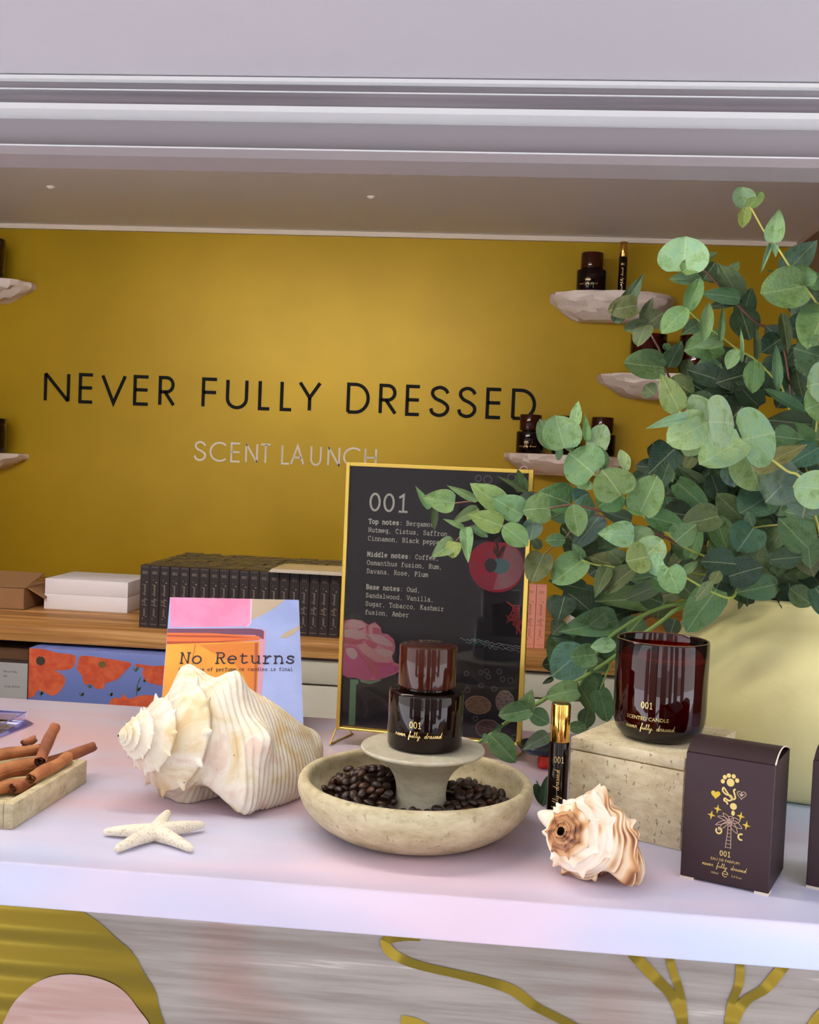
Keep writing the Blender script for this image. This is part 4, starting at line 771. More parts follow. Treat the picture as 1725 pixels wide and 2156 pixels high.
for (x, y, a, b_, nm, c, c2) in ((1003, 1665, 88, 62, 'print_nutmeg', (176, 136, 104), (140, 100, 74)), (1182, 1642, 62, 76, 'print_nutmeg_grey', (188, 160, 150), (120, 92, 86)), (1070, 1825, 85, 64, 'print_nutmeg_dark', (124, 94, 84), (90, 62, 54))):
    C_ = S2(*c5([(x, y)])[0]); k = 1.345 / 3.171 / FPX
    pr('nutmeg_print', [disc(*C_, a * k, b_ * k, 26, .03)], m_prt(nm + '_rim', (214, 186, 172)), 2); pr('nutmeg_print', [disc(*C_, a * k * .95, b_ * k * .94, 26, .03)], m_prt(nm, c, (240, c2, 4, (1, 1, 2.5), .4, .62)), 3)
m_cream = m_prt('print_cream', (255, 250, 228))
b0 = S2(777, 1074); e0 = S2(866, 1074)
adv = (S2(933, 1141)[0] - S2(773, 1138)[0]) / 22
def line(txt, px, py, bold=None): u, v = S2(px, py); VF = cour(txt, adv, .0052, .00058, (bold, .00105) if bold else None); pr('text_line', [(VF[0] + np.array([u, v]), VF[1])], m_cream, 2)
VF = cour('001', abs(e0[0] - b0[0]) / 3.0, .0205, .0027); pr('number_print', [(VF[0] + np.array([b0[0] - .002, b0[1]]), VF[1])], m_cream, 2)
u0 = S2(775, 1102); dv = .0104
rows = [('Top notes: Bergamot,', 11, 0), ('Nutmeg, Cistus, Saffron,', 0, 1), ('Cinnamon, Black pepper', 0, 2), ('Middle notes: Coffee,', 14, 3.88), ('Osmanthus fusion, Rum,', 0, 4.88), ('Davana, Rose, Plum', 0, 5.88), ('Base notes: Oud,', 12, 7.76), ('Sandalwood, Vanilla,', 0, 8.76), ('Sugar, Tobacco, Kashmir', 0, 9.76), ('fusion, Amber', 0, 10.76)]
vt = u0[1]; vb = S2(766, 1293)[1]; dv = (vt - vb) / 10.76
for tx, bd, k in rows:
    VF = cour(tx, adv, .0053, .00078, (bd, .0013) if bd else None); pr('text_line', [(VF[0] + np.array([u0[0], vt - k * dv]), VF[1])], m_cream, 2)
put('glass', orient(boxvf((.0045, .0008, .0025), (SWd - .0055, .0014, SH - .0045)), SA, su, -sn), glassy('picture_glass', (250, 250, 250), .6), t)
for x in (.003, SWd - .004):
    for dy in (-.014, .05): put('wire_leg', tube([SA + su * x - sn * .006 + np.array([0, 0, .012]), SA + su * (x + (-.008 if dy < 0 else .004)) - sn * (.006 + dy) + np.array([0, 0, -.0185])], .0011, 8), m_gf, t)
    put('foot_bar', tube([SA + su * (x - .008 * 1) - sn * (.006 - .014) + np.array([0, 0, -.0185]), SA + su * (x + .004) - sn * (.006 + .05) + np.array([0, 0, -.0185])], .0011, 8), m_gf, t)

# --- 'No Returns' card on an acrylic easel
KA = pz(334, 1556, 1.006); KB = pz(640, 1556, 1.006)
M_ = np.stack([-ray(374, 1262), ray(645, 1259)], 1); s_ = np.linalg.lstsq(M_, KB - KA, rcond=None)[0]
KT = (CAM + ray(374, 1262) * s_[0] + CAM + ray(645, 1259) * s_[1]) / 2 - (KA + KB) / 2
ku = KB - KA; KW = np.linalg.norm(ku); ku /= KW; kv = KT - ku * (KT @ ku); KH = np.linalg.norm(kv); kv /= KH; kn = np.cross(ku, kv)
def K2(px, py): p = pN(px, py, KA, kn) - KA; return p @ ku, p @ kv
def KP(pts): return np.array([np.clip(K2(340 + x / 5.39, 1250 + y / 5.39), (.0002, .0002), (KW - .0002, KH - .0002)) for x, y in pts])
t = thing('picture_card', 'pale blue card reading No Returns leaning behind the conch', 'card', (KA + KB) / 2)
put('card', orient(boxvf((0, 0, -.0015), (KW, KH, -.0001)), KA, ku, kv, kn), mat('card_sky_blue', (132, 148, 200), .45, noise=(16, (144, 160, 210), 4, (1, 1, 1), .35, .65)), t)
def kp(name, vfs, m, lvl=0): put(name, flat(join(*vfs), KA, ku, kv, .0001 + lvl * .00015), m, t)
kp('shade_print', [poly(KP([(1030, 50), (1400, 40), (1330, 130), (1200, 215), (1025, 300)])), poly(KP([(1340, 500), (1420, 430), (1560, 370), (1700, 310), (1700, 400), (1500, 460), (1410, 505)]))], m_prt('print_taupe', (164, 150, 132)))
kp('lid_print', [poly(KP([(100, 40), (1010, 40), (1010, 335), (970, 372), (100, 380)]))], m_prt('print_pink', (212, 118, 158), (22, (216, 136, 178), 3, (1, 1, 1), .4, .65)))
kp('lid_print', [poly(KP([(1010, 40), (1030, 40), (1018, 330), (985, 375), (965, 375), (1005, 335)]))], m_prt('print_pink_edge', (226, 176, 204)), 1)
kp('bottle_print', [poly(KP([(60, 395), (1020, 392), (1150, 405), (1185, 430), (1180, 560), (1120, 1400), (1060, 1800), (-100, 1800), (0, 1100)]))], m_prt('print_mauve_glass', (186, 136, 160)))
kp('bottle_print', [poly(KP([(60, 398), (1010, 396), (1140, 410), (1165, 430), (1160, 520), (1060, 470), (60, 450)]))], m_prt('print_dark_rim', (98, 58, 86)), 1)
kp('liquid_print', [poly(KP([(60, 570), (1110, 540), (1115, 600), (1075, 1290), (1030, 1800), (-100, 1800)]))], m_prt('print_amber', (206, 146, 50), (18, (190, 128, 42), 3, (1, 1, .5), .35, .65)), 1)
kp('liquid_print', [poly(KP([(60, 445), (560, 450), (1115, 485), (1118, 520), (900, 545), (500, 560), (60, 575)]))], m_prt('print_orange', (196, 98, 46)), 2)
kp('liquid_print', [poly(KP([(60, 470), (700, 478), (1080, 505), (700, 500), (60, 490)])), poly(KP([(60, 545), (600, 545), (1000, 520), (700, 552), (60, 572)]))], m_prt('print_orange_dark', (150, 62, 36)), 3)
kp('liquid_print', [poly(KP([(420, 580), (1090, 558), (1085, 900), (1065, 1280), (1010, 1130), (930, 900), (820, 790), (600, 680)]))], m_prt('print_amber_dark', (190, 112, 40)), 2)
kp('liquid_print', [poly(KP([(1060, 560), (1100, 560), (1075, 1100), (1065, 1280), (1050, 1200)]))], m_prt('print_amber_brown', (156, 78, 46)), 3)
kp('liquid_print', [ribbon(KP([(385, 580), (350, 760)]), .0016), ribbon(KP([(360, 760), (310, 1100)]), .0012)], m_prt('print_amber_line', (170, 104, 36)), 3)
mk = m_prt('print_navy', (34, 18, 40)); a0 = K2(376, 1397.5); a1 = K2(622, 1397); ad = (a1[0] - a0[0]) / 9.95
VF = cour('No Returns', ad, .0178, .0020); ang = math.atan2(a1[1] - a0[1], a1[0] - a0[0])
rot = np.array([[math.cos(ang), math.sin(ang)], [-math.sin(ang), math.cos(ang)]])
sh_ = np.array([[1, 0], [.06, 1]])
kp('heading_print', [(VF[0] @ sh_ @ rot + np.array(a0), VF[1])], mk, 5)
a0 = K2(375, 1413.5); a1 = K2(617, 1410); ad = (a1[0] - a0[0]) / 40
VF = cour('Any sales of perfume or candles is final', ad, .0052, .00062); kp('text_print', [(VF[0] @ rot + np.array(a0), VF[1])], mk, 5)
for c in [c for c in t.children]: pass
t2 = thing('card_easel', 'clear acrylic easel holding the No Returns card', 'stand', (KA + KB) / 2 + np.array([0, 0, -.006]))
put('back_plate', orient(boxvf((.012, .0, -.0045), (KW - .012, KH * .72, -.0018)), KA, ku, kv, kn), m_acr, t2)
put('base_plate', orient(boxvf((.012, -.022, -.0055), (KW - .004, .11, -.0032)), KA, ku, np.cross((0, 0, 1), ku)), m_acr, t2)
put('front_lip', orient(boxvf((.012, -.0045, -.0032), (KW - .004, -.002, .012)), KA, ku, np.cross((0, 0, 1), ku)), m_acr, t2)

# --- stone ledges on the gold wall with their bottles
m_led2 = mat('chalk_stone', (250, 240, 234), .7, noise=(18, (236, 224, 216), 5, (1, 1, 4), .35, .65), bump=(45, .5))
def ledge(px0, px1, pyt, dep, th, label, seed):
    zt = pY((px0 + px1) / 2, pyt, YW - dep * .9)[2]; x0 = pY(px0, pyt, YW)[0]; x1 = pY(px1, pyt, YW)[0]; cx = (x0 + x1) / 2; rx = (x1 - x0) / 2
    r_ = np.random.default_rng(seed); nb = 20; rows = 9; V = []; F = []
    jit = r_.uniform(.95, 1.03, (rows, nb + 1))
    for i in range(rows):
        f = i / (rows - 1); s = math.cos(f * PI / 2 * .80) ** .55 if i else .985; z = zt - (0 if i == 0 else .006 + (th - .006) * ((i - 1) / (rows - 2)) ** 1.0)
        for k in range(nb + 1):
            a = PI + PI * k / nb; e = jit[i, k] if 0 < k < nb else 1; sx = math.copysign(abs(math.cos(a)) ** .9, math.cos(a))
            V.append((cx + rx * sx * s * (1 if k in (0, nb) else e), YW - .0005 - dep * abs(math.sin(a)) ** .8 * s * e, z - (.004 * math.sin(k * 1.9 + i) if 0 < i < rows - 1 else 0)))
    for i in range(rows - 1):
        for k in range(nb): F.append((i * (nb + 1) + k, (i + 1) * (nb + 1) + k, (i + 1) * (nb + 1) + k + 1, i * (nb + 1) + k + 1))
    F.append(tuple(range(nb + 1))); F.append(tuple((rows - 1) * (nb + 1) + k for k in range(nb, -1, -1)))
    for i in range(rows - 1): F.append((i * (nb + 1), i * (nb + 1) + nb, (i + 1) * (nb + 1) + nb, (i + 1) * (nb + 1)))
    o = put('stone_ledge', (np.array(V), F), m_led2, loc=(cx, YW, zt)); autosmooth(o, 22); tagit(o, label, 'shelf', 'stone ledges on the gold wall'); return zt
z1 = ledge(1157, 1422, 612, .13, .066, 'rough stone ledge high on the gold wall under the bottle and rollerball', 1)
z2 = ledge(1255, 1596, 787, .14, .060, 'rough stone ledge half hidden by leaves holding two red candles', 2)
z3 = ledge(1060, 1330, 958, .13, .054, 'rough stone ledge just above the framed sign holding three bottles', 3)
z4 = ledge(-230, 79, 580, .13, .058, 'upper rough stone ledge cut off by the left edge', 4)
z5 = ledge(-210, 63, 951, .13, .046, 'lower rough stone ledge cut off by the left edge', 5)
def onl(px, z, dy=.072): return (pY(px, 800, YW - dy)[0] if True else 0, YW - dy, z + .0003)
def onl(px, py, z, dy=.072): p = pY(px, py, YW - dy); return (p[0], p[1], z + .0003)
G = 'perfume bottles on the wall ledges'
bottle(onl(1245, 600, z1), 'black perfume bottle with brown cap on the topmost right ledge', G, .0375, .056, .044, .0285)
roller(onl(1310, 600, z1), 'slim rollerball bottle with gold cap on the topmost right ledge', None, .0108, .092, .038)
for px, lb in ((1115, 'leftmost of the three perfume bottles on the lowest right ledge'), (1190, 'middle of the three perfume bottles on the lowest right ledge, behind a leaf'), (1266, 'rightmost of the three perfume bottles on the lowest right ledge')): bottle(onl(px, 950, z3), lb, G, .0352, .056, .044, .0282)
candle(onl(1363, 780, z2), 'dark red candle behind brownish leaves on the middle right ledge', 'candles on the wall ledges', 1.0, False)
candle(onl(1467, 780, z2), 'dark red candle almost wholly hidden by foliage on the middle right ledge', 'candles on the wall ledges', 1.0, False)
candle(onl(-22, 940, z5), 'amber candle cut off by the left edge on the lower left ledge', 'candles on the wall ledges', .92, False)
candle(onl(-30, 575, z4), 'amber candle cut off by the left edge on the upper left ledge', 'candles on the wall ledges', 1.05, False)

# --- black sample cartons standing on the oak worktop
ZS = 1.0; q0 = pz(290, 1321, ZS); pitch = .02045; bw, bh = .0198, .1262; Yc = 2.176
m_smp = mat('black_sample_carton', (40, 30, 32), .45); m_smt = mat('dark_carton_foil', (150, 136, 122), .5)
PB = np.array([q0[0], Yc, ZS])
def sample(nm, lab, grp, m, mt, p):
    t = bpy.data.objects.new(nm, None); COL.objects.link(t); t.location = p; tagit(t, lab, 'box', grp)
    o = put('carton', boxvf(p + np.array([0, 0, 0]), p + np.array([bw, bw, bh])), m, t); bevel(o, .0004, 1)
    f = lambda vf, c, off=.0003: flat(vf, p + np.array([c[0], 0, c[1]]), np.array([1, 0, 0]), np.array([0, 0, 1.]), off)
    pr_ = [f(cour('001', .0036, .0050, .0007), (.0046, bh - .017)), f(poly(heart(0, 0, .0017)), (.0135, bh - .034)), f(poly(star4(0, 0, .0016)), (.0072, bh - .029)), f(poly(heart(0, 0, .0014)), (.007, .018)), f(disc(0, 0, .0011), (.0135, .022)), f(ribbon([(0, 0), (.013, 0)], .0008), (.0034, .007)), f(ribbon([(0, 0), (.013, 0)], .0005), (.0034, bh - .003))]
    V, F = script(.0062, .00055); pr_.append(f((np.stack([-V[:, 1], V[:, 0]], 1), F), (.0115, .058)))
    put('foil_print', join(*pr_), mt, t); return t
ords = 'first second third fourth fifth sixth seventh eighth ninth tenth eleventh twelfth thirteenth fourteenth fifteenth sixteenth seventeenth eighteenth nineteenth twentieth'.split()
proto = None
for k in range(20):
    p = PB + np.array([pitch * k, random.uniform(-.001, .001), random.uniform(-.0006, .0002) * 0])
    lab = '%s black sample carton from the left in the front row on the oak worktop' % ords[k]
    if proto is None: proto = sample('sample_carton', lab, 'front row of black sample cartons', m_smp, m_smt, p)
    else: copy_tree(proto, p, None, label=lab)
m_goldrefl = mat('black_sample_carton_top', (74, 64, 50), .38)  # olive brown: the gold wall's reflection put into the rear cartons' colour
bk = mesh('row_carton', *boxvf((0, 0, 0), (bw, bw, bh)), m_goldrefl)
for j in range(1, 15):
    for k in range(20):
        o = bpy.data.objects.new('row_carton', bk); COL.objects.link(o); o.location = PB + np.array([pitch * k + random.uniform(-.0004, .0004), pitch * 1.06 * j, 0]); o.scale = (1, 1, 1 + random.uniform(-.012, .008)); o.rotation_euler = (0, 0, random.gauss(0, .012))
        tagit(o, 'black sample carton, %s from the left in the %s row behind the front row' % (ords[k], ords[j - 1]), 'box', 'rear rows of black sample cartons')
# leaflets lying on the cartons
ztop = ZS + bh * 1.009; la = pz(566, 1205, ztop); 
t = thing('leaflet_stack', 'small stack of glossy leaflets lying on top of the black cartons', 'leaflets', (la[0] + .08, la[1] + .06, ztop))
for k in range(3): put('leaflet', orient(boxvf((0, 0, .0006 + k * .0022), (.19, .125, .0024 + k * .0022)), (la[0] + k * .002, la[1] + .002 * k, ztop), (1, -.02, 0), None), mat('glossy_leaflet', (222, 210, 196), .2, coat=.5), t)
# pink cartons right of the sign
mp_ = mat('blush_carton', (232, 158, 140), .5); mpt = mat('rose_carton_foil', (176, 104, 92), .5)
pk = pz(1146, 1366, ZS); pk = np.array([pk[0] - bw, pk[1], ZS])
for k, lab in enumerate(('blush pink sample carton with hearts, the right one beside the framed sign', 'blush pink sample carton half hidden by the right frame of the sign', 'blush pink sample carton wholly behind the framed sign')[:2]):
    sample('blush_carton', lab, 'blush pink cartons', mp_, mpt, pk - np.array([k * .0206, 0, 0]))
# white boxes left of the cartons
wa = pz(92, 1282, ZS); wb = pz(283, 1286, ZS)
mwb = mat('white_carton', (244, 242, 252), .5)
hz_ = (pY(92, 1217, wa[1])[2] - ZS) / 2
for k, lab in enumerate(('lower of two flat white boxes stacked left of the black cartons', 'upper of two flat white boxes stacked left of the black cartons')):
    o = put('white_box', boxvf((wa[0] + .0015 * k, wa[1], ZS + k * hz_ + .0002), (wb[0], wa[1] + .16, ZS + (k + 1) * hz_)), mwb, loc=((wa[0] + wb[0]) / 2, wa[1] + .08, ZS + k * hz_)); bevel(o, .0012); tagit(o, lab, 'box', 'flat white boxes')
# open cardboard carton far left
ca = pz(52, 1285, ZS); t = thing('cardboard_box', 'open brown cardboard box on the oak worktop at the left edge', 'box', (ca[0] - .1, ca[1] + .06, ZS)); mcb = mat('corrugated_card', (150, 112, 74), .8)
hb_ = .047
for c0, c1 in (((-.20, 0, .0005), (0, .003, hb_)), ((-.003, 0, .0005), (0, .15, hb_)), ((-.20, .147, .0005), (0, .15, hb_)), ((-.20, 0, .0005), (0, .15, .003))): put('side', orient(boxvf(c0, c1), ca, (1, .06, 0)), mcb, t)
put('flap', orient(boxvf((-.20, -.055, -.0015), (0, 0, .0015)), ca + np.array([.002, .002, hb_ + .002]), (1, .06, 0), (0, -.92, -.35), None), mcb, t) if False else None
put('flap', (lambda b: (b, [(0, 1, 2, 3), (7, 6, 5, 4), (0, 4, 5, 1), (1, 5, 6, 2), (2, 6, 7, 3), (3, 7, 4, 0)]))(np.array([ca + np.array(q) for q in ((-.20, 0, hb_ + .001), (.0, .004, hb_ + .001), (.012, .07, hb_ + .026), (-.20, .07, hb_ + .026), (-.20, 0, hb_ + .004), (.0, .004, hb_ + .004), (.012, .07, hb_ + .029), (-.20, .07, hb_ + .029))])), mcb, t)
put('flap', (lambda b: (b, [(0, 1, 2, 3), (7, 6, 5, 4), (0, 4, 5, 1), (1, 5, 6, 2), (2, 6, 7, 3), (3, 7, 4, 0)]))(np.array([ca + np.array(q) for q in ((.001, .01, hb_), (.001, .145, hb_), (.034, .145, hb_ - .022), (.034, .02, hb_ - .022), (.001, .01, hb_ + .003), (.001, .145, hb_ + .003), (.034, .145, hb_ - .019), (.034, .02, hb_ - .019))])), mcb, t)

# --- under the worktop: poppy wrapped box, labelled box
Yb_ = 2.085
def UB(px, py): p = pY(px, py, Yb_); return np.array([p[0], p[2]])
def bagp(pts): return np.array([UB(x / 4.662, 1340 + y / 4.662) for x, y in pts])
l_, tpz = UB(61, 1362); r_x = UB(372, 1400)[0]; tpz = UB(61, 1363)[1]; tz = tpz - .0005
t = thing('poppy_bag', 'blue gift bag printed with orange poppies lying under the oak worktop', 'bag', ((l_ + r_x) / 2, Yb_ + .06, .822)); mbg = mat('periwinkle_paper', (112, 128, 196), .4)
V, F = boxvf((l_, Yb_, .822), (r_x, Yb_ + .11, tz)); o = put('bag_body', (V, F), mbg, t); bevel(o, .002)
mpo = m_prt('print_poppy', (218, 104, 64), (60, (204, 80, 48), 4, (1, 1, 1), .38, .62)); 
def bp_(name, vfs, m, lvl=0):
    V, F = join(*vfs); put(name, (np.stack([V[:, 0], np.full(len(V), Yb_ - .0003 - lvl * .0003), V[:, 1]], 1), F), m, t)
def blob(pts): P = catmull(bagp(pts), 5, True); return np.stack([np.clip(P[:, 0], l_ + .001, r_x - .001), np.clip(P[:, 1], .823, tz - .001)], 1) + 0, [tuple(range(len(P)))]
bp_('poppy_print', [blob([(290, 110), (450, 130), (560, 160), (720, 180), (745, 230), (710, 310), (600, 335), (540, 330), (630, 390), (640, 440), (610, 510), (540, 575), (470, 570), (440, 545), (370, 530), (330, 590), (250, 580), (255, 400), (270, 250)]), blob([(800, 190), (1000, 210), (1200, 240), (1290, 270), (1240, 330), (1150, 420), (1040, 460), (1015, 510), (940, 510), (900, 470), (830, 465), (800, 380), (755, 320), (765, 270)]), blob([(1340, 270), (1500, 290), (1640, 300), (1640, 470), (1500, 465), (1430, 430), (1400, 370), (1405, 310), (1345, 300)]), blob([(1090, 620), (1190, 600), (1210, 565), (1270, 610), (1380, 580), (1500, 580), (1540, 640), (1500, 760), (1100, 760)])], mpo)
bp_('poppy_centre', [disc(*bagp([(400, 240)])[0], .0095, .009, 16, .08)], m_prt('print_poppy_heart', (66, 56, 48)), 1); bp_('poppy_centre', [disc(*bagp([(1005, 275)])[0], .008, .0065, 16, .2)], m_prt('print_poppy_heart2', (120, 96, 44)), 1)
gl = []
for x, y, r in ((1330, 350, 1.2), (1350, 540, 1.1), (880, 510, .9), (800, 590, .9), (400, 580, .9), (1090, 590, .8), (1415, 450, .6)):
    for k in range(4):
        a = rs.uniform(.6, 2.6); d = 55 * r; gl.append(poly(bagp([(x, y), (x + d * .5 * math.cos(a) - 8, y - d * .5 * math.sin(a) - 6), (x + d * math.cos(a), y - d * math.sin(a)), (x + d * .5 * math.cos(a) + 8, y - d * .5 * math.sin(a) + 6)])))
gl.append(ribbon(bagp([(1380, 400), (1350, 470), (1340, 580)]), .0016)); 
for g0 in range(0, len(gl), 4): bp_('leaf_print', gl[g0:g0 + 4], m_prt('print_leaf', (84, 104, 66)), 1)
bx1 = UB(54, 1440)[0]; z1_ = UB(10, 1396)[1]
t = thing('labelled_box', 'grey labelled storage box under the worktop at the left edge', 'box', (bx1 - .1, Yb_ + .08, .822))
o = put('box_body', boxvf((bx1 - .2, Yb_ + .01, .822), (bx1, Yb_ + .2, z1_ + .004)), mdk, t)
put('label', boxvf((bx1 - .16, Yb_ + .0085, .83), (bx1 - .0005, Yb_ + .0099, z1_ - .0005)), mat('grey_label', (172, 172, 172), .6), t)
for tx, px, py in (('Never Fully', 14, 1417.5), ('001', 5, 1427), ('Code: B191A', 15, 1449)):
    V, F = sans_small(tx, .0042); p = UB(px, py); V = V + np.array([UB(32 if tx[0] != '0' else 11, py)[0] - V[:, 0].max(), p[1]]) 
    put('label_text', (np.stack([V[:, 0] + (.006 if tx[0] == 'C' else 0), np.full(len(V), Yb_ + .0083), V[:, 1]], 1), F), mat('label_ink', (30, 30, 30), .6), t)
t0_ = UB(10, 1374)[1]; o = put('flat_carton', boxvf((bx1 - .2, Yb_ + .02, z1_ + .0045), (bx1 - .004, Yb_ + .19, t0_)), mat('brown_lid', (92, 62, 38), .8), loc=(bx1 - .1, Yb_ + .1, z1_ + .0045)); tagit(o, 'flat brown carton lying on top of the grey labelled box', 'box')
# --- silver packet and leaflet holder seen between the leaves
p = pz(1236, 1318, ZS); t = thing('silver_packet', 'crumpled silver packet on the oak worktop behind the eucalyptus', 'packet', (p[0], p[1] + .03, ZS)); msv = mat('silver_film', (196, 190, 186), .25, .6, bump=(60, .8))
V = []; F = []
for i in range(9):
    for k in range(7): V.append((p[0] - .05 + .1 * i / 8, p[1] + .07 * k / 6, ZS + .0005 + .035 * math.sin(PI * i / 8) ** .5 * math.sin(PI * k / 6) ** .5 + (.006 * random.random() if 0 < i < 8 and 0 < k < 6 else 0)))
for i in range(8):
    for k in range(6): F.append((i * 7 + k, (i + 1) * 7 + k, (i + 1) * 7 + k + 1, i * 7 + k + 1))
put('film', (np.array(V), F), msv, t)
put('paper_band', orient(boxvf((-.012, -.002, .001), (.012, .074, .043)), (p[0], p[1], ZS), (1, 0, 0)), mat('white_paper', (230, 226, 222), .6), t)
# ================================================================== EUCALYPTUS
m_leaf = bpy.data.materials.new('eucalyptus_leaf'); m_leaf.use_nodes = True; B = m_leaf.node_tree.nodes['Principled BSDF']
B.inputs['Roughness'].default_value = .48; B.inputs['Specular IOR Level'].default_value = .35
oi = N(m_leaf, 'ShaderNodeObjectInfo'); tcn = N(m_leaf, 'ShaderNodeTexCoord'); spx = N(m_leaf, 'ShaderNodeSeparateXYZ'); L(m_leaf, tcn.outputs['Object'], spx.inputs[0])
ad4 = N(m_leaf, 'ShaderNodeVectorMath', operation='ADD'); L(m_leaf, tcn.outputs['Object'], ad4.inputs[0])
cmb = N(m_leaf, 'ShaderNodeVectorMath', operation='SCALE'); cmb.inputs[0].default_value = (37, 53, 71); L(m_leaf, oi.outputs['Random'], cmb.inputs[3]); L(m_leaf, cmb.outputs[0], ad4.inputs[1])
nz = N(m_leaf, 'ShaderNodeTexNoise'); nz.inputs['Scale'].default_value = 3.2; nz.inputs['Detail'].default_value = 6; nz.inputs['Roughness'].default_value = .65; L(m_leaf, ad4.outputs[0], nz.inputs['Vector'])
r1 = ramp(m_leaf, [(.34, (186, 200, 150)), (.5, (250, 250, 240)), (.64, (226, 240, 255))], nz.outputs['Fac'])
mx = N(m_leaf, 'ShaderNodeMix', data_type='RGBA', blend_type='MULTIPLY'); mx.inputs[0].default_value = .9; L(m_leaf, oi.outputs['Color'], mx.inputs[6]); L(m_leaf, r1.outputs[0], mx.inputs[7])
ab = N(m_leaf, 'ShaderNodeMath', operation='ABSOLUTE'); L(m_leaf, spx.outputs['X'], ab.inputs[0])
lt = N(m_leaf, 'ShaderNodeMapRange'); lt.inputs[1].default_value = .006; lt.inputs[2].default_value = .022; lt.inputs[3].default_value = .24; lt.inputs[4].default_value = 0; L(m_leaf, ab.outputs[0], lt.inputs[0])
# side veins
mm = N(m_leaf, 'ShaderNodeMath', operation='MULTIPLY_ADD'); mm.inputs[1].default_value = -.9; L(m_leaf, ab.outputs[0], mm.inputs[0]); L(m_leaf, spx.outputs['Y'], mm.inputs[2])
ms = N(m_leaf, 'ShaderNodeMath', operation='MULTIPLY'); ms.inputs[1].default_value = 52; L(m_leaf, mm.outputs[0], ms.inputs[0]); sn_ = N(m_leaf, 'ShaderNodeMath', operation='SINE'); L(m_leaf, ms.outputs[0], sn_.inputs[0])
vr = N(m_leaf, 'ShaderNodeMapRange'); vr.inputs[1].default_value = .9; vr.inputs[2].default_value = 1; vr.inputs[3].default_value = 0; vr.inputs[4].default_value = .05; L(m_leaf, sn_.outputs[0], vr.inputs[0])
mxv = N(m_leaf, 'ShaderNodeMath', operation='MAXIMUM'); L(m_leaf, lt.outputs[0], mxv.inputs[0]); L(m_leaf, vr.outputs[0], mxv.inputs[1])
mx2 = N(m_leaf, 'ShaderNodeMix', data_type='RGBA'); mx2.inputs[7].default_value = srgb((206, 216, 168)); L(m_leaf, mxv.outputs[0], mx2.inputs[0]); L(m_leaf, mx.outputs[2], mx2.inputs[6])
# thin reddish margin is left to the leaf colour; backs are paler
L(m_leaf, mx2.outputs[2], B.inputs['Base Color'])
bp = N(m_leaf, 'ShaderNodeBump'); bp.inputs['Strength'].default_value = .35; bp.inputs['Distance'].default_value = .02; L(m_leaf, nz.outputs['Fac'], bp.inputs['Height']); L(m_leaf, bp.outputs[0], B.inputs['Normal'])
tr = N(m_leaf, 'ShaderNodeBsdfTranslucent'); L(m_leaf, mx2.outputs[2], tr.inputs[0]); ms_ = N(m_leaf, 'ShaderNodeMixShader'); ms_.inputs[0].default_value = .16
outn = m_leaf.node_tree.nodes['Material Output']; L(m_leaf, B.outputs[0], ms_.inputs[1]); L(m_leaf, tr.outputs[0], ms_.inputs[2]); L(m_leaf, ms_.outputs[0], outn.inputs[0])
m_stem = bpy.data.materials.new('eucalyptus_stem'); m_stem.use_nodes = True; B = m_stem.node_tree.nodes['Principled BSDF']; oi = N(m_stem, 'ShaderNodeObjectInfo'); L(m_stem, oi.outputs['Color'], B.inputs['Base Color']); B.inputs['Roughness'].default_value = .5

def leaf_mesh(kind, seed):
    r_ = random.Random(seed); nr, nc = 12, 8; V = []; F = []
    fold, cup, bend, wav, ph = r_.uniform(.02, .22), r_.uniform(-.10, .22), r_.uniform(-.15, .25), r_.uniform(.01, .035), r_.uniform(0, 6)
    for i in range(nr + 1):
        t = i / nr
        if kind == 'r': h = math.sin(PI * t ** .82) ** .58 if 0 < t < 1 else 0; lobe = .17
        elif kind == 'o': h = math.sin(PI * t ** .92) ** .72 if 0 < t < 1 else 0; lobe = .04
        else: h = (math.sin(PI * t ** .66) ** .8 if 0 < t < 1 else 0) * (1 - .22 * t ** 4); lobe = .08
        if kind == 'r' and i == nr: h = 0
        for j in range(nc + 1):
            s = -1 + 2 * j / nc; x = .5 * h * s; y = t - lobe * abs(s) ** 1.2 * (1 - t) ** 2 * (4 * t * (1 - t) + .6 if t < .5 else 1) * (1 if h > 0 else 0)
            z = fold * abs(x) + cup * x * x * 2 - bend * (t - .2) ** 2 + wav * math.sin(t * 7 + ph + s * 2.0) * abs(s)
            V.append((x, y, z))
    for i in range(nr):
        for j in range(nc): a = i * (nc + 1) + j; F.append((a, a + 1, a + nc + 2, a + nc + 1))
    me = mesh('leaf_' + kind, V, F, m_leaf, True)
    bm = bmesh.new(); bm.from_mesh(me); bmesh.ops.remove_doubles(bm, verts=bm.verts, dist=1e-5); bm.to_mesh(me); bm.free(); return me
LM = {k: [leaf_mesh(k, 10 * n + ord(k)) for n in range(5)] for k in 'rop'}
TONE = dict(P=(146, 178, 134), L=(116, 148, 98), Y=(122, 142, 76), M=(84, 116, 76), O=(94, 108, 70), G=(92, 114, 102), D=(58, 82, 54), X=(46, 68, 48), T=(134, 134, 88), B=(70, 106, 90))  # D and X: dark leaves, darkened further for shade inside the bouquet
CROP = dict(A=(1260, 460, 5.39), B=(1425, 380, 5.39), C=(1425, 740, 5.39), D=(1300, 760, 5.39), E=(1100, 1000, 5.39), F=(1340, 1080, 4.48), G=(980, 1380, 5.074), H=(870, 820, 3.75), I=(1040, 1180, 3.92), Z=(0, 0, 1))
def cpx(c, x, y): o = CROP[c]; return o[0] + x / o[2], o[1] + y / o[2]
STC = dict(g=(150, 164, 70), b=(112, 72, 58), k=(104, 132, 58), y=(186, 184, 96))
MOUTH = np.array([.372, 1.372, ZT + .195])
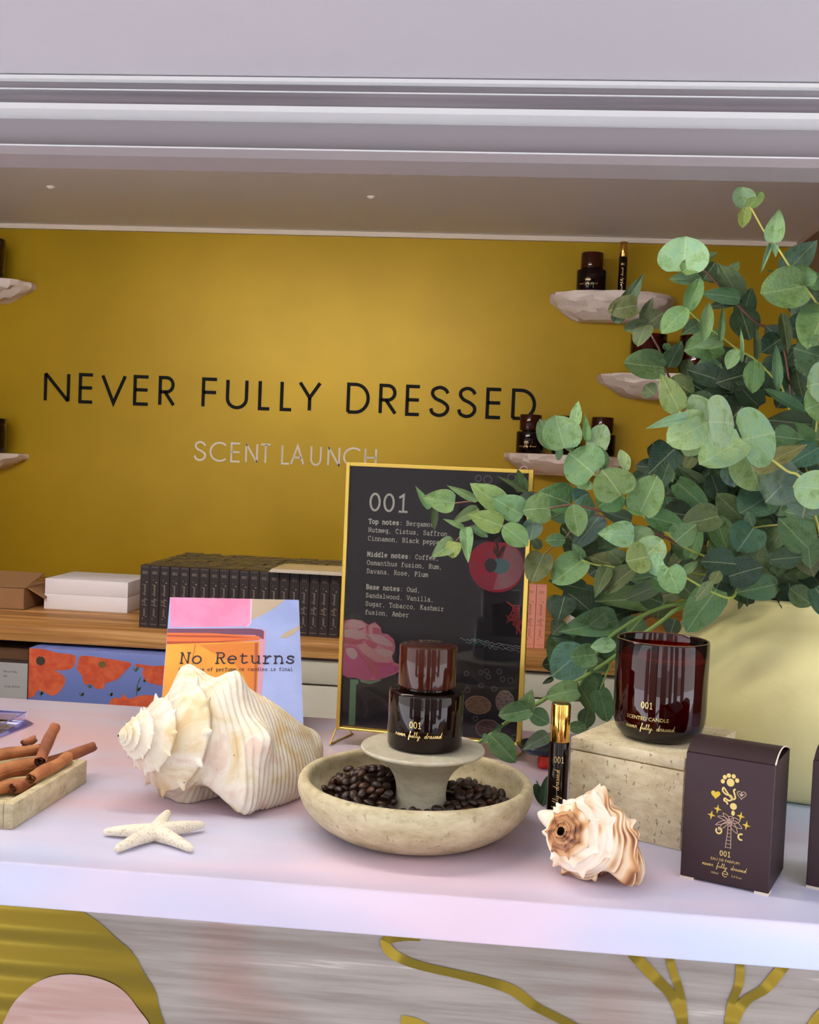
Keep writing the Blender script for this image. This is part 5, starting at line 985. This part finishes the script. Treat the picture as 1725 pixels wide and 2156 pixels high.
def branch(label, Y, stems, leaves, group=None, rs=0):
    r_ = random.Random(rs + int(Y * 1000) + len(leaves)); base = MOUTH + np.array([r_.uniform(-.06, .06), r_.uniform(-.06, .06), -.05])
    t = thing('eucalyptus_branch', label, 'branch', base, group)
    for col, rad, toM, c, pts in stems:
        P = []
        for q in pts: p = cpx(c, *q[:2]); P.append(pY(*p, q[2] if len(q) > 2 else Y + .006))
        if toM:
            e = np.array(P[-1]); m_ = MOUTH + np.array([r_.uniform(-.05, .05), r_.uniform(-.04, .05), 0])
            if e[0] < MOUTH[0] - .1: m_ = MOUTH + np.array([-.075, r_.uniform(-.05, .03), .012])
            P += [e * .5 + m_ * .5 + np.array([0, 0, .08 * np.linalg.norm(m_ - e)]), m_, base]
        o = put('stem', tube(catmull(P, 5), np.linspace(rad * .7, rad, (len(P) - 1) * 5 + 1), 7), m_stem, t, smooth=True); o.color = srgb(STC[col])
    for k, lf in enumerate(leaves):
        c, bx, by, tx, ty, w, sh, tn = lf[:8]; dY = lf[8] if len(lf) > 8 else 0
        y0 = Y - .0035 * k + dY; s = CROP[c][2]
        Pb = pY(*cpx(c, bx, by), y0); l0 = math.hypot(tx - bx, ty - by) / s * y0 / FPX
        Pt = pY(*cpx(c, tx, ty), y0 + (r_.uniform(.05, .42) * (by - ty) / math.hypot(tx - bx, ty - by) + r_.uniform(-.18, .1)) * l0)
        a = Pt - Pb; ln = np.linalg.norm(a); a /= ln; vw = Pb - CAM; vw /= np.linalg.norm(vw)
        sd = np.cross(a, vw); sd /= np.linalg.norm(sd); n = np.cross(sd, a)
        if n @ vw > 0: sd, n = -sd, -n
        roll = math.radians(r_.uniform(4, 30)) * (1 if sd[2] * -1 > 0 else -1) if r_.random() < .8 else math.radians(r_.uniform(-20, 20)); W_ = w / s * y0 / FPX / math.cos(roll)
        # shorter side up: roll so that the face leans to the sky
        s2 = sd * math.cos(roll) + n * math.sin(roll); n2 = -sd * math.sin(roll) + n * math.cos(roll)
        o = bpy.data.objects.new('leaf', LM[sh][r_.randrange(5)]); COL.objects.link(o); o.parent = t
        b_ = Pb - base; zsc = (ln + W_) / 2
        o.matrix_local = Matrix(((s2[0] * W_, a[0] * ln, n2[0] * zsc, b_[0]), (s2[1] * W_, a[1] * ln, n2[1] * zsc, b_[1]), (s2[2] * W_, a[2] * ln, n2[2] * zsc, b_[2]), (0, 0, 0, 1)))
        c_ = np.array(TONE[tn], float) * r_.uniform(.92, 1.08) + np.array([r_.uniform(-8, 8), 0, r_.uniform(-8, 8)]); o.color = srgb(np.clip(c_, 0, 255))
    return t
branch('tallest eucalyptus sprig reaching up to the ceiling line', 1.36, [('y', .0017, 1, 'B', [(800, 300), (850, 320), (1010, 600), (1110, 705), (1290, 980), (1450, 1200), (1590, 1390), (1720, 1650)])],
 [('B', 1230, 1060, 1600, 660, 300, 'p', 'G', .05), ('B', 1700, 1330, 1320, 1620, 430, 'r', 'G', .04), ('B', 1340, 1100, 1020, 1012, 36, 'p', 'D', .03), ('B', 1480, 1200, 1650, 1040, 280, 'r', 'L', .02), ('B', 1440, 1190, 1420, 955, 250, 'r', 'L'), ('B', 1450, 1200, 950, 1290, 455, 'r', 'L'), ('B', 1690, 1430, 1500, 1930, 430, 'r', 'L'),
  ('B', 1070, 720, 950, 1075, 58, 'p', 'P'), ('B', 1110, 715, 1130, 862, 75, 'p', 'P'), ('B', 1100, 705, 1160, 308, 215, 'p', 'P'), ('B', 800, 295, 690, 75, 235, 'r', 'P'), ('B', 830, 300, 960, 110, 175, 'r', 'Y'), ('B', 795, 300, 745, 548, 145, 'o', 'Y')])
branch('reddish eucalyptus branch crowned by one big blue-green leaf', 1.40, [('b', .0018, 1, 'A', [(945, 560), (1100, 590), (1215, 605), (1330, 720), (1460, 850), (1570, 970), (1800, 1190), (2090, 1400)])],
 [('A', 1510, 610, 1602, 492, 110, 'p', 'M', .03), ('A', 1190, 700, 1330, 500, 290, 'p', 'D', .03), ('B', 750, 1560, 850, 1200, 240, 'p', 'D', .03), ('B', 720, 1440, 840, 1800, 330, 'o', 'D', .03), ('A', 1600, 900, 1365, 478, 270, 'p', 'M', .01), ('B', 740, 1350, 330, 1440, 130, 'p', 'X'), ('A', 1620, 905, 1165, 840, 190, 'p', 'M'), ('A', 1180, 690, 812, 680, 150, 'o', 'M', .01),
  ('A', 960, 600, 1005, 205, 560, 'r', 'P'), ('A', 945, 610, 1352, 385, 200, 'p', 'L'),
  ('B', 1190, 1810, 1010, 1650, 200, 'o', 'X', .01), ('B', 1180, 1800, 960, 1960, 260, 'r', 'X', .01), ('B', 1200, 1500, 1270, 1935, 140, 'o', 'D')])
branch('slender yellow-stemmed sprig with small oval paired leaves', 1.34, [('g', .0014, 1, 'A', [(1000, 1020), (1050, 1070), (1160, 1170), (1360, 1320), (1430, 1365), (1570, 1475), (1780, 1600), (1990, 1810), (2100, 1950)])],
 [('A', 1150, 1190, 945, 1310, 170, 'p', 'D', .03), ('A', 1400, 1420, 980, 1470, 330, 'r', 'M', .02), ('A', 1420, 1400, 1065, 1460, 125, 'p', 'L'), ('A', 1010, 1070, 1170, 650, 195, 'o', 'L'), ('A', 1005, 1010, 715, 1310, 255, 'o', 'L'), ('A', 1190, 1395, 1255, 955, 150, 'o', 'L'), ('A', 1390, 1400, 1420, 985, 80, 'p', 'M'), ('A', 1575, 1480, 1465, 1705, 160, 'o', 'L'),
  ('B', 738, 2062, 740, 1655, 46, 'p', 'L'), ('C', 890, 95, 870, 468, 235, 'o', 'L'), ('B', 900, 2030, 905, 1640, 85, 'p', 'D'), ('C', 1150, 455, 1130, -80, 115, 'o', 'M')])
branch('leftmost upper branch with drying olive leaves before the stone ledge', 1.44, [('b', .0018, 1, 'A', [(420, 985), (500, 1140), (550, 1225), (640, 1390), (700, 1500), (770, 1720), (900, 2000)])],
 [('A', 980, 1600, 1065, 1960, 160, 'p', 'O', .02), ('A', 800, 1690, 950, 1385, 220, 'p', 'D', .02), ('A', 790, 1500, 750, 1410, 90, 'o', 'M', .02), ('A', 760, 1680, 460, 1575, 165, 'p', 'M'), ('A', 740, 1690, 285, 1640, 330, 'r', 'M'), ('A', 505, 1165, 622, 885, 125, 'p', 'O'), ('A', 545, 1210, 740, 1060, 260, 'o', 'O'), ('A', 535, 1205, 295, 1250, 150, 'r', 'O'), ('A', 540, 1215, 440, 1430, 200, 'r', 'O'), ('A', 180, 1180, 530, 615, 190, 'p', 'O'), ('A', 440, 985, 115, 1040, 260, 'r', 'O'), ('A', 640, 2000, 520, 1890, 200, 'o', 'O', .02), ('D', 600, 200, 880, 370, 230, 'o', 'O', .02)])
branch('bright foremost branch of large round pale leaves', 1.17, [('y', .0017, 1, 'D', [(700, 578), (800, 620), (1010, 695), (1200, 790), (1400, 888), (1700, 1080), (1930, 1250), (2100, 1360)])],
 [('C', 1530, 830, 1000, 770, 330, 'p', 'D', .12), ('C', 1480, 690, 985, 430, 130, 'o', 'M', .1), ('C', 1100, 960, 1450, 1000, 250, 'p', 'M', .06), ('C', 1617, 1090, 1260, 1290, 300, 'p', 'B', .06), ('C', 800, 1160, 960, 1580, 500, 'r', 'L', .05), ('C', 880, 1340, 1495, 1030, 250, 'p', 'T', .03),
  ('C', 1390, 1350, 1010, 1680, 540, 'r', 'G', .05), ('C', 1530, 1430, 1430, 1890, 560, 'r', 'G', .04), ('C', 750, 1005, 1125, 910, 700, 'r', 'P', .015), ('D', 1410, 895, 930, 1180, 420, 'r', 'P', .012), ('D', 1000, 690, 860, 368, 290, 'o', 'P', .02), ('D', 1015, 705, 560, 930, 430, 'r', 'P', .006), ('D', 1030, 690, 1340, 690, 600, 'r', 'P', .004), ('D', 800, 625, 325, 772, 125, 'p', 'P'), ('D', 710, 570, 480, 135, 290, 'p', 'Y'),
  ('C', 1690, 1560, 1315, 1530, 440, 'r', 'P', .01)])
branch('branch at the right edge with broad pale leaves cut by the frame', 1.22, [('g', .0018, 1, 'C', [(1700, 250), (1720, 600), (1740, 1000), (1800, 1700)])],
 [('C', 1700, 560, 1470, 660, 430, 'r', 'L', .02), ('C', 1760, 980, 1575, 1000, 320, 'r', 'M', .03), ('C', 1740, 330, 1495, 400, 470, 'r', 'P'), ('B', 1640, 2000, 1330, 1900, 330, 'r', 'M', .12), ('B', 1640, 1750, 1570, 1880, 200, 'o', 'M', .05), ('C', 1250, 200, 1420, 420, 200, 'o', 'D', .2), ('C', 1430, 520, 1350, 200, 190, 'o', 'D', .18), ('C', 1620, 150, 1330, 90, 300, 'r', 'M', .14)])
branch('mid-left branch with a chain of mottled round leaves', 1.24, [('g', .0016, 1, 'H', [(1170, 410), (1190, 435), (1400, 640), (1610, 812), (1780, 960), (1815, 1000), (2010, 1140), (2150, 1250)])],
 [('H', 1690, 645, 1640, 465, 95, 'o', 'P', .06), ('H', 1130, 480, 1000, 225, 180, 'o', 'M', .03), ('H', 1285, 285, 1302, 85, 95, 'p', 'P', .03), ('H', 1375, 405, 1358, 190, 66, 'p', 'L', .03), ('H', 1440, 490, 1500, 258, 180, 'r', 'P', .03), ('H', 1500, 640, 1440, 430, 150, 'o', 'M', .02), ('H', 1190, 430, 1280, 400, 150, 'r', 'M', .01), ('H', 1200, 465, 1120, 208, 300, 'r', 'L'), ('H', 1150, 560, 1160, 440, 60, 'o', 'M', .02), ('H', 1430, 665, 1230, 500, 350, 'r', 'L', .004), ('H', 1360, 690, 1300, 775, 200, 'o', 'L', .008), ('H', 1640, 840, 1500, 620, 330, 'r', 'L'), ('H', 1620, 815, 1460, 925, 240, 'r', 'M', .02),
  ('E', 1240, 520, 865, 395, 185, 'p', 'D', .05), ('E', 1340, 420, 1540, 10, 400, 'r', 'L', .02), ('E', 1370, 460, 1250, 150, 300, 'o', 'L', .025), ('D', 310, 1750, 760, 1880, 250, 'o', 'M', .03), ('D', 660, 2050, 900, 1850, 300, 'p', 'M', .01)])
branch('low left branch of pale overlapping leaves above the candle', 1.20, [('g', .0016, 1, 'F', [(80, 400), (170, 460), (300, 520), (520, 640), (700, 740), (900, 800)])],
 [('E', 1190, 740, 1500, 640, 250, 'r', 'P', .02), ('E', 1270, 690, 855, 672, 300, 'p', 'P', .02), ('F', 450, 560, 590, 450, 90, 'p', 'L', .02), ('F', 160, 600, 330, 740, 180, 'o', 'M', .03), ('E', 1390, 925, 1600, 740, 340, 'r', 'P', .01), ('E', 1420, 930, 1175, 985, 360, 'r', 'Y'), ('E', 1610, 1000, 1425, 1080, 250, 'r', 'P'), ('F', 300, 520, 400, 755, 265, 'r', 'L'), ('F', 720, 670, 790, 545, 120, 'o', 'O'), ('F', 720, 640, 555, 830, 105, 'o', 'O')])
branch('long sprig hanging leftward across the framed sign', 1.27, [('b', .0013, 0, 'H', [(330, 898), (420, 888), (510, 880), (600, 900), (860, 985), (1070, 940), (1250, 912), (1400, 940), (1600, 1000)]), ('b', .0011, 0, 'H', [(330, 1210), (390, 1140), (460, 1080), (600, 1060), (710, 1075), (860, 1010)]), ('b', .0016, 1, 'H', [(1250, 912), (1500, 960), (1700, 1060)])],
 [('H', 1000, 850, 815, 870, 120, 'o', 'G', .03), ('H', 1250, 905, 985, 800, 250, 'p', 'M', .03), ('H', 1250, 930, 1085, 1020, 180, 'o', 'M', .03), ('H', 1270, 890, 1390, 810, 170, 'o', 'B', .03), ('H', 1310, 930, 1440, 960, 190, 'o', 'M', .03), ('H', 960, 1010, 930, 1195, 160, 'o', 'G', .03), ('H', 520, 945, 300, 1055, 105, 'p', 'O', .02), ('H', 855, 810, 825, 628, 115, 'p', 'M', .02), ('H', 900, 812, 662, 680, 48, 'p', 'D', .01), ('H', 460, 1080, 592, 1166, 70, 'o', 'M', .02), ('H', 165, 940, 165, 1115, 62, 'p', 'O', .02), ('H', 130, 945, 18, 768, 62, 'p', 'L', .01), ('H', 512, 878, 265, 757, 68, 'p', 'L', .01), ('H', 720, 945, 448, 735, 200, 'p', 'L'), ('H', 640, 960, 570, 880, 110, 'o', 'M', .01), ('H', 330, 898, 72, 850, 190, 'p', 'L'), ('H', 868, 995, 615, 850, 215, 'p', 'L'), ('H', 1075, 940, 868, 940, 235, 'r', 'M'), ('H', 402, 1092, 236, 1020, 48, 'p', 'L'), ('H', 425, 1085, 440, 1372, 108, 'p', 'L'), ('H', 330, 1200, 145, 1325, 140, 'p', 'L'), ('H', 330, 1205, 300, 1330, 125, 'r', 'Y'), ('H', 708, 1080, 430, 980, 180, 'p', 'Y'), ('H', 710, 1078, 915, 1225, 185, 'o', 'L'), ('H', 1265, 905, 1300, 1162, 180, 'o', 'L')])
branch('small heart-leaved sprig drooping right beside the sign', 1.31, [('b', .0012, 1, 'H', [(1000, 1340), (1030, 1305), (1110, 1238), (1210, 1165), (1300, 1060), (1500, 1000)])],
 [('H', 1180, 1160, 1250, 1040, 110, 'o', 'D', .02), ('E', 210, 840, 120, 715, 120, 'o', 'D', .02), ('E', 890, 450, 560, 860, 290, 'p', 'G', .02), ('H', 1205, 1190, 1042, 1188, 112, 'o', 'M'), ('H', 1030, 1300, 935, 1532, 215, 'r', 'O'), ('E', 690, 960, 565, 775, 115, 'p', 'L'), ('E', 690, 960, 340, 1230, 340, 'r', 'L')])
branch('olive sprig with drooping oval leaves in the middle of the bouquet', 1.26, [('g', .0013, 1, 'E', [(690, 970), (830, 1020), (980, 1035), (1130, 1060), (1400, 1040), (1800, 1100)])],
 [('E', 1000, 1010, 755, 935, 210, 'p', 'O', .02), ('E', 1130, 1010, 1000, 860, 200, 'o', 'O', .02), ('E', 1480, 1150, 1230, 1190, 150, 'o', 'M', .02), ('E', 970, 1040, 825, 1398, 180, 'p', 'O'), ('E', 1290, 1040, 920, 1330, 230, 'o', 'O'), ('E', 1600, 1230, 1172, 1410, 200, 'o', 'O')])
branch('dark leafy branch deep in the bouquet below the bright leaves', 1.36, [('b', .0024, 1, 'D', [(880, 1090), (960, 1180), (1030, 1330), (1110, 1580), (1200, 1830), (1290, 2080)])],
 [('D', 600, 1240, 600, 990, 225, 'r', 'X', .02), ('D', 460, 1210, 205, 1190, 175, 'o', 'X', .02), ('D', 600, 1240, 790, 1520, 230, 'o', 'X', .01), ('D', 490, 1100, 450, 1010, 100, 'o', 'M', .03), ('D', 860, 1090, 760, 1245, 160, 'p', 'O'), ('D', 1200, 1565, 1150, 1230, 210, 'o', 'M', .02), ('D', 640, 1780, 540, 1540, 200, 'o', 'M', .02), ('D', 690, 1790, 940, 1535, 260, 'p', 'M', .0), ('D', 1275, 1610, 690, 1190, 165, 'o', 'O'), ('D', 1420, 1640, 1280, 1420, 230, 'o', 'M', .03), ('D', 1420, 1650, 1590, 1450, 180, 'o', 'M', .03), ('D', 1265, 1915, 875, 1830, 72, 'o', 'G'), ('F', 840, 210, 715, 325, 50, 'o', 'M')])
branch('sprig with a blue-green heart-shaped leaf low in the centre', 1.27, [('y', .0013, 1, 'F', [(1100, 140), (1200, 125), (1310, 115), (1400, 112), (1630, 108), (1900, 200)])],
 [('C', 1000, 1800, 1280, 1960, 340, 'r', 'B', .05), ('F', 1480, 200, 1420, 370, 160, 'o', 'M', .04), ('F', 1280, 200, 1150, 60, 150, 'o', 'M', .03), ('F', 1100, 130, 1045, -10, 115, 'o', 'B', .01), ('F', 1400, 110, 1250, 390, 165, 'o', 'O'), ('F', 1110, 140, 950, 370, 330, 'r', 'B'), ('F', 1720, 260, 1570, 300, 300, 'r', 'B', .03)])
branch('reddish sprig with small olive leaves at the vase mouth', 1.28, [('b', .0016, 1, 'F', [(1260, 440), (1240, 510), (1195, 630), (1130, 800)]), ('b', .0014, 0, 'F', [(800, 555), (900, 660), (1050, 800)])],
 [('F', 1140, 780, 760, 620, 250, 'p', 'D', .02), ('F', 1180, 625, 735, 330, 280, 'p', 'O', .01), ('F', 1150, 745, 1365, 715, 115, 'o', 'M', .01), ('F', 1250, 450, 1035, 395, 190, 'o', 'O'), ('F', 1255, 470, 1480, 400, 160, 'o', 'O'), ('F', 1320, 595, 1530, 490, 85, 'o', 'M'), ('F', 1260, 520, 1320, 570, 60, 'o', 'M'), ('F', 1195, 640, 1150, 500, 155, 'r', 'O'), ('F', 1190, 640, 1345, 665, 145, 'r', 'M')])
branch('thick green stem drooping left over the vase rim behind the candle', 1.25, [('k', .0026, 1, 'I', [(690, 1065, 1.255), (760, 930, 1.25), (840, 775, 1.25), (950, 640), (1100, 530), (1240, 448), (1400, 385), (1530, 355)]), ('k', .0018, 0, 'I', [(1110, 605), (1180, 520), (1235, 452)])],
 [('E', 1620, 1380, 825, 1450, 330, 'p', 'M', .07), ('E', 1085, 1650, 410, 1795, 330, 'p', 'M', .06), ('E', 480, 1380, 400, 1690, 330, 'p', 'X', .09), ('E', 720, 1300, 290, 1200, 200, 'p', 'X', .08), ('E', 490, 1670, 330, 1800, 190, 'o', 'D', .08), ('E', 590, 1890, 330, 1840, 130, 'o', 'D', .08), ('E', 950, 1560, 760, 1700, 260, 'o', 'M', .07), ('I', 760, 730, 470, 950, 330, 'o', 'B', .05), ('F', 760, 720, 465, 1108, 320, 'r', 'M', .0), ('F', 250, 850, 0, 760, 200, 'o', 'D', .05), ('I', 1500, 480, 1450, 620, 150, 'o', 'D', .08), ('I', 1230, 520, 1100, 580, 130, 'o', 'M', .06), ('I', 940, 900, 700, 810, 130, 'o', 'M', .03), ('I', 840, 775, 630, 800, 200, 'r', 'L', .02), ('I', 1010, 690, 803, 712, 130, 'o', 'P', .01), ('G', 1200, 365, 862, 435, 235, 'r', 'L', .01)])
branch('long green stem trailing left in front of the framed sign foot', 1.23, [('k', .0026, 0, 'G', [(120, 945, 1.20), (250, 860, 1.2), (400, 745, 1.2), (540, 660), (680, 570), (860, 460), (1050, 330)]), ('k', .0028, 1, 'I', [(560, 1050), (760, 950), (980, 805), (1240, 605), (1400, 490), (1530, 395)]), ('k', .0014, 0, 'I', [(880, 1065), (920, 960), (970, 850)])],
 [('I', 760, 960, 850, 1070, 130, 'o', 'M', .04), ('G', 940, 240, 820, 305, 60, 'p', 'X', .05), ('G', 1200, 290, 1400, 620, 210, 'o', 'M', .03), ('G', 1330, 560, 1260, 790, 190, 'o', 'D', .04), ('G', 1100, 760, 1320, 790, 140, 'o', 'M', .04), ('G', 1430, 370, 1530, 708, 235, 'r', 'M', .02), ('G', 690, 600, 895, 730, 200, 'o', 'M', .02), ('G', 890, 850, 602, 1005, 170, 'p', 'G', .0), ('G', 640, 610, 702, 368, 190, 'p', 'M', -.01), ('G', 690, 580, 350, 650, 215, 'r', 'M', -.01), ('G', 400, 740, 270, 830, 50, 'p', 'M', -.01), ('G', 270, 885, 500, 905, 50, 'p', 'L', -.01), ('G', 250, 850, 188, 945, 90, 'p', 'M', -.015), ('G', 265, 850, 545, 1130, 260, 'o', 'M', -.015)])
branch('fallen leafy tip lying on the counter between bowl and rollerball', 1.16, [('k', .0014, 0, 'G', [(760, 1340), (820, 1480), (870, 1600)])],
 [('G', 740, 1370, 840, 1610, 115, 'o', 'D'), ('G', 830, 1610, 880, 1285, 110, 'o', 'D')])
# inner twigs that fill the heart of the bouquet
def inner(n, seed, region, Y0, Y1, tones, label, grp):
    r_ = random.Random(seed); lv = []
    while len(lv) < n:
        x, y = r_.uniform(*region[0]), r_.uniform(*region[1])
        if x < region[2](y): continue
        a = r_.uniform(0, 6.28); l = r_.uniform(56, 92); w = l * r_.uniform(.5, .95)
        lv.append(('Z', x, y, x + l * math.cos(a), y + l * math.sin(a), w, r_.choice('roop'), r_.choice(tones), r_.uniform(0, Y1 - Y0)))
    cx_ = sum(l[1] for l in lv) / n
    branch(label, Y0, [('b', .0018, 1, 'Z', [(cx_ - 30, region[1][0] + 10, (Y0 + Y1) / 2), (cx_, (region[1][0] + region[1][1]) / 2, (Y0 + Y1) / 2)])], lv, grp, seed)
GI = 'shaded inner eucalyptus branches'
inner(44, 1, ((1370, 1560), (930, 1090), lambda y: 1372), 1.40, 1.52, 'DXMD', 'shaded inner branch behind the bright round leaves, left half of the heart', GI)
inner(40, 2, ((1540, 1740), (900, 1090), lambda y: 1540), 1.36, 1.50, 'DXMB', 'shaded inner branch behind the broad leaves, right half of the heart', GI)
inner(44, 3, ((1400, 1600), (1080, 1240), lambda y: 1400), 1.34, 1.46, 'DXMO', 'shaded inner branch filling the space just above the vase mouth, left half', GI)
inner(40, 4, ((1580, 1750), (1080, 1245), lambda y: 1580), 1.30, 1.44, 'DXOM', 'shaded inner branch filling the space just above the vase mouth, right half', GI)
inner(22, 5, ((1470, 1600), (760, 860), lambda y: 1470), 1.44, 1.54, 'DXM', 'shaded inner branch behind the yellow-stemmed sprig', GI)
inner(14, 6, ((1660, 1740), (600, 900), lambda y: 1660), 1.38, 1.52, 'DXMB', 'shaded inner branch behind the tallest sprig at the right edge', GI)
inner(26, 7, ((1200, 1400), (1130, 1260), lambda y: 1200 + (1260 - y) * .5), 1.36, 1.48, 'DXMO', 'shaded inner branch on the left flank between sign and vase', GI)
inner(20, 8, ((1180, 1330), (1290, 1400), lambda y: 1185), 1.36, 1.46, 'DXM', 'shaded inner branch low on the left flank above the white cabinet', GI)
inner(22, 9, ((1740, 1960), (640, 1200), lambda y: 1740), 1.24, 1.46, 'LMPGB', 'leafy branch on the far right of the vase, past the frame edge', GI)
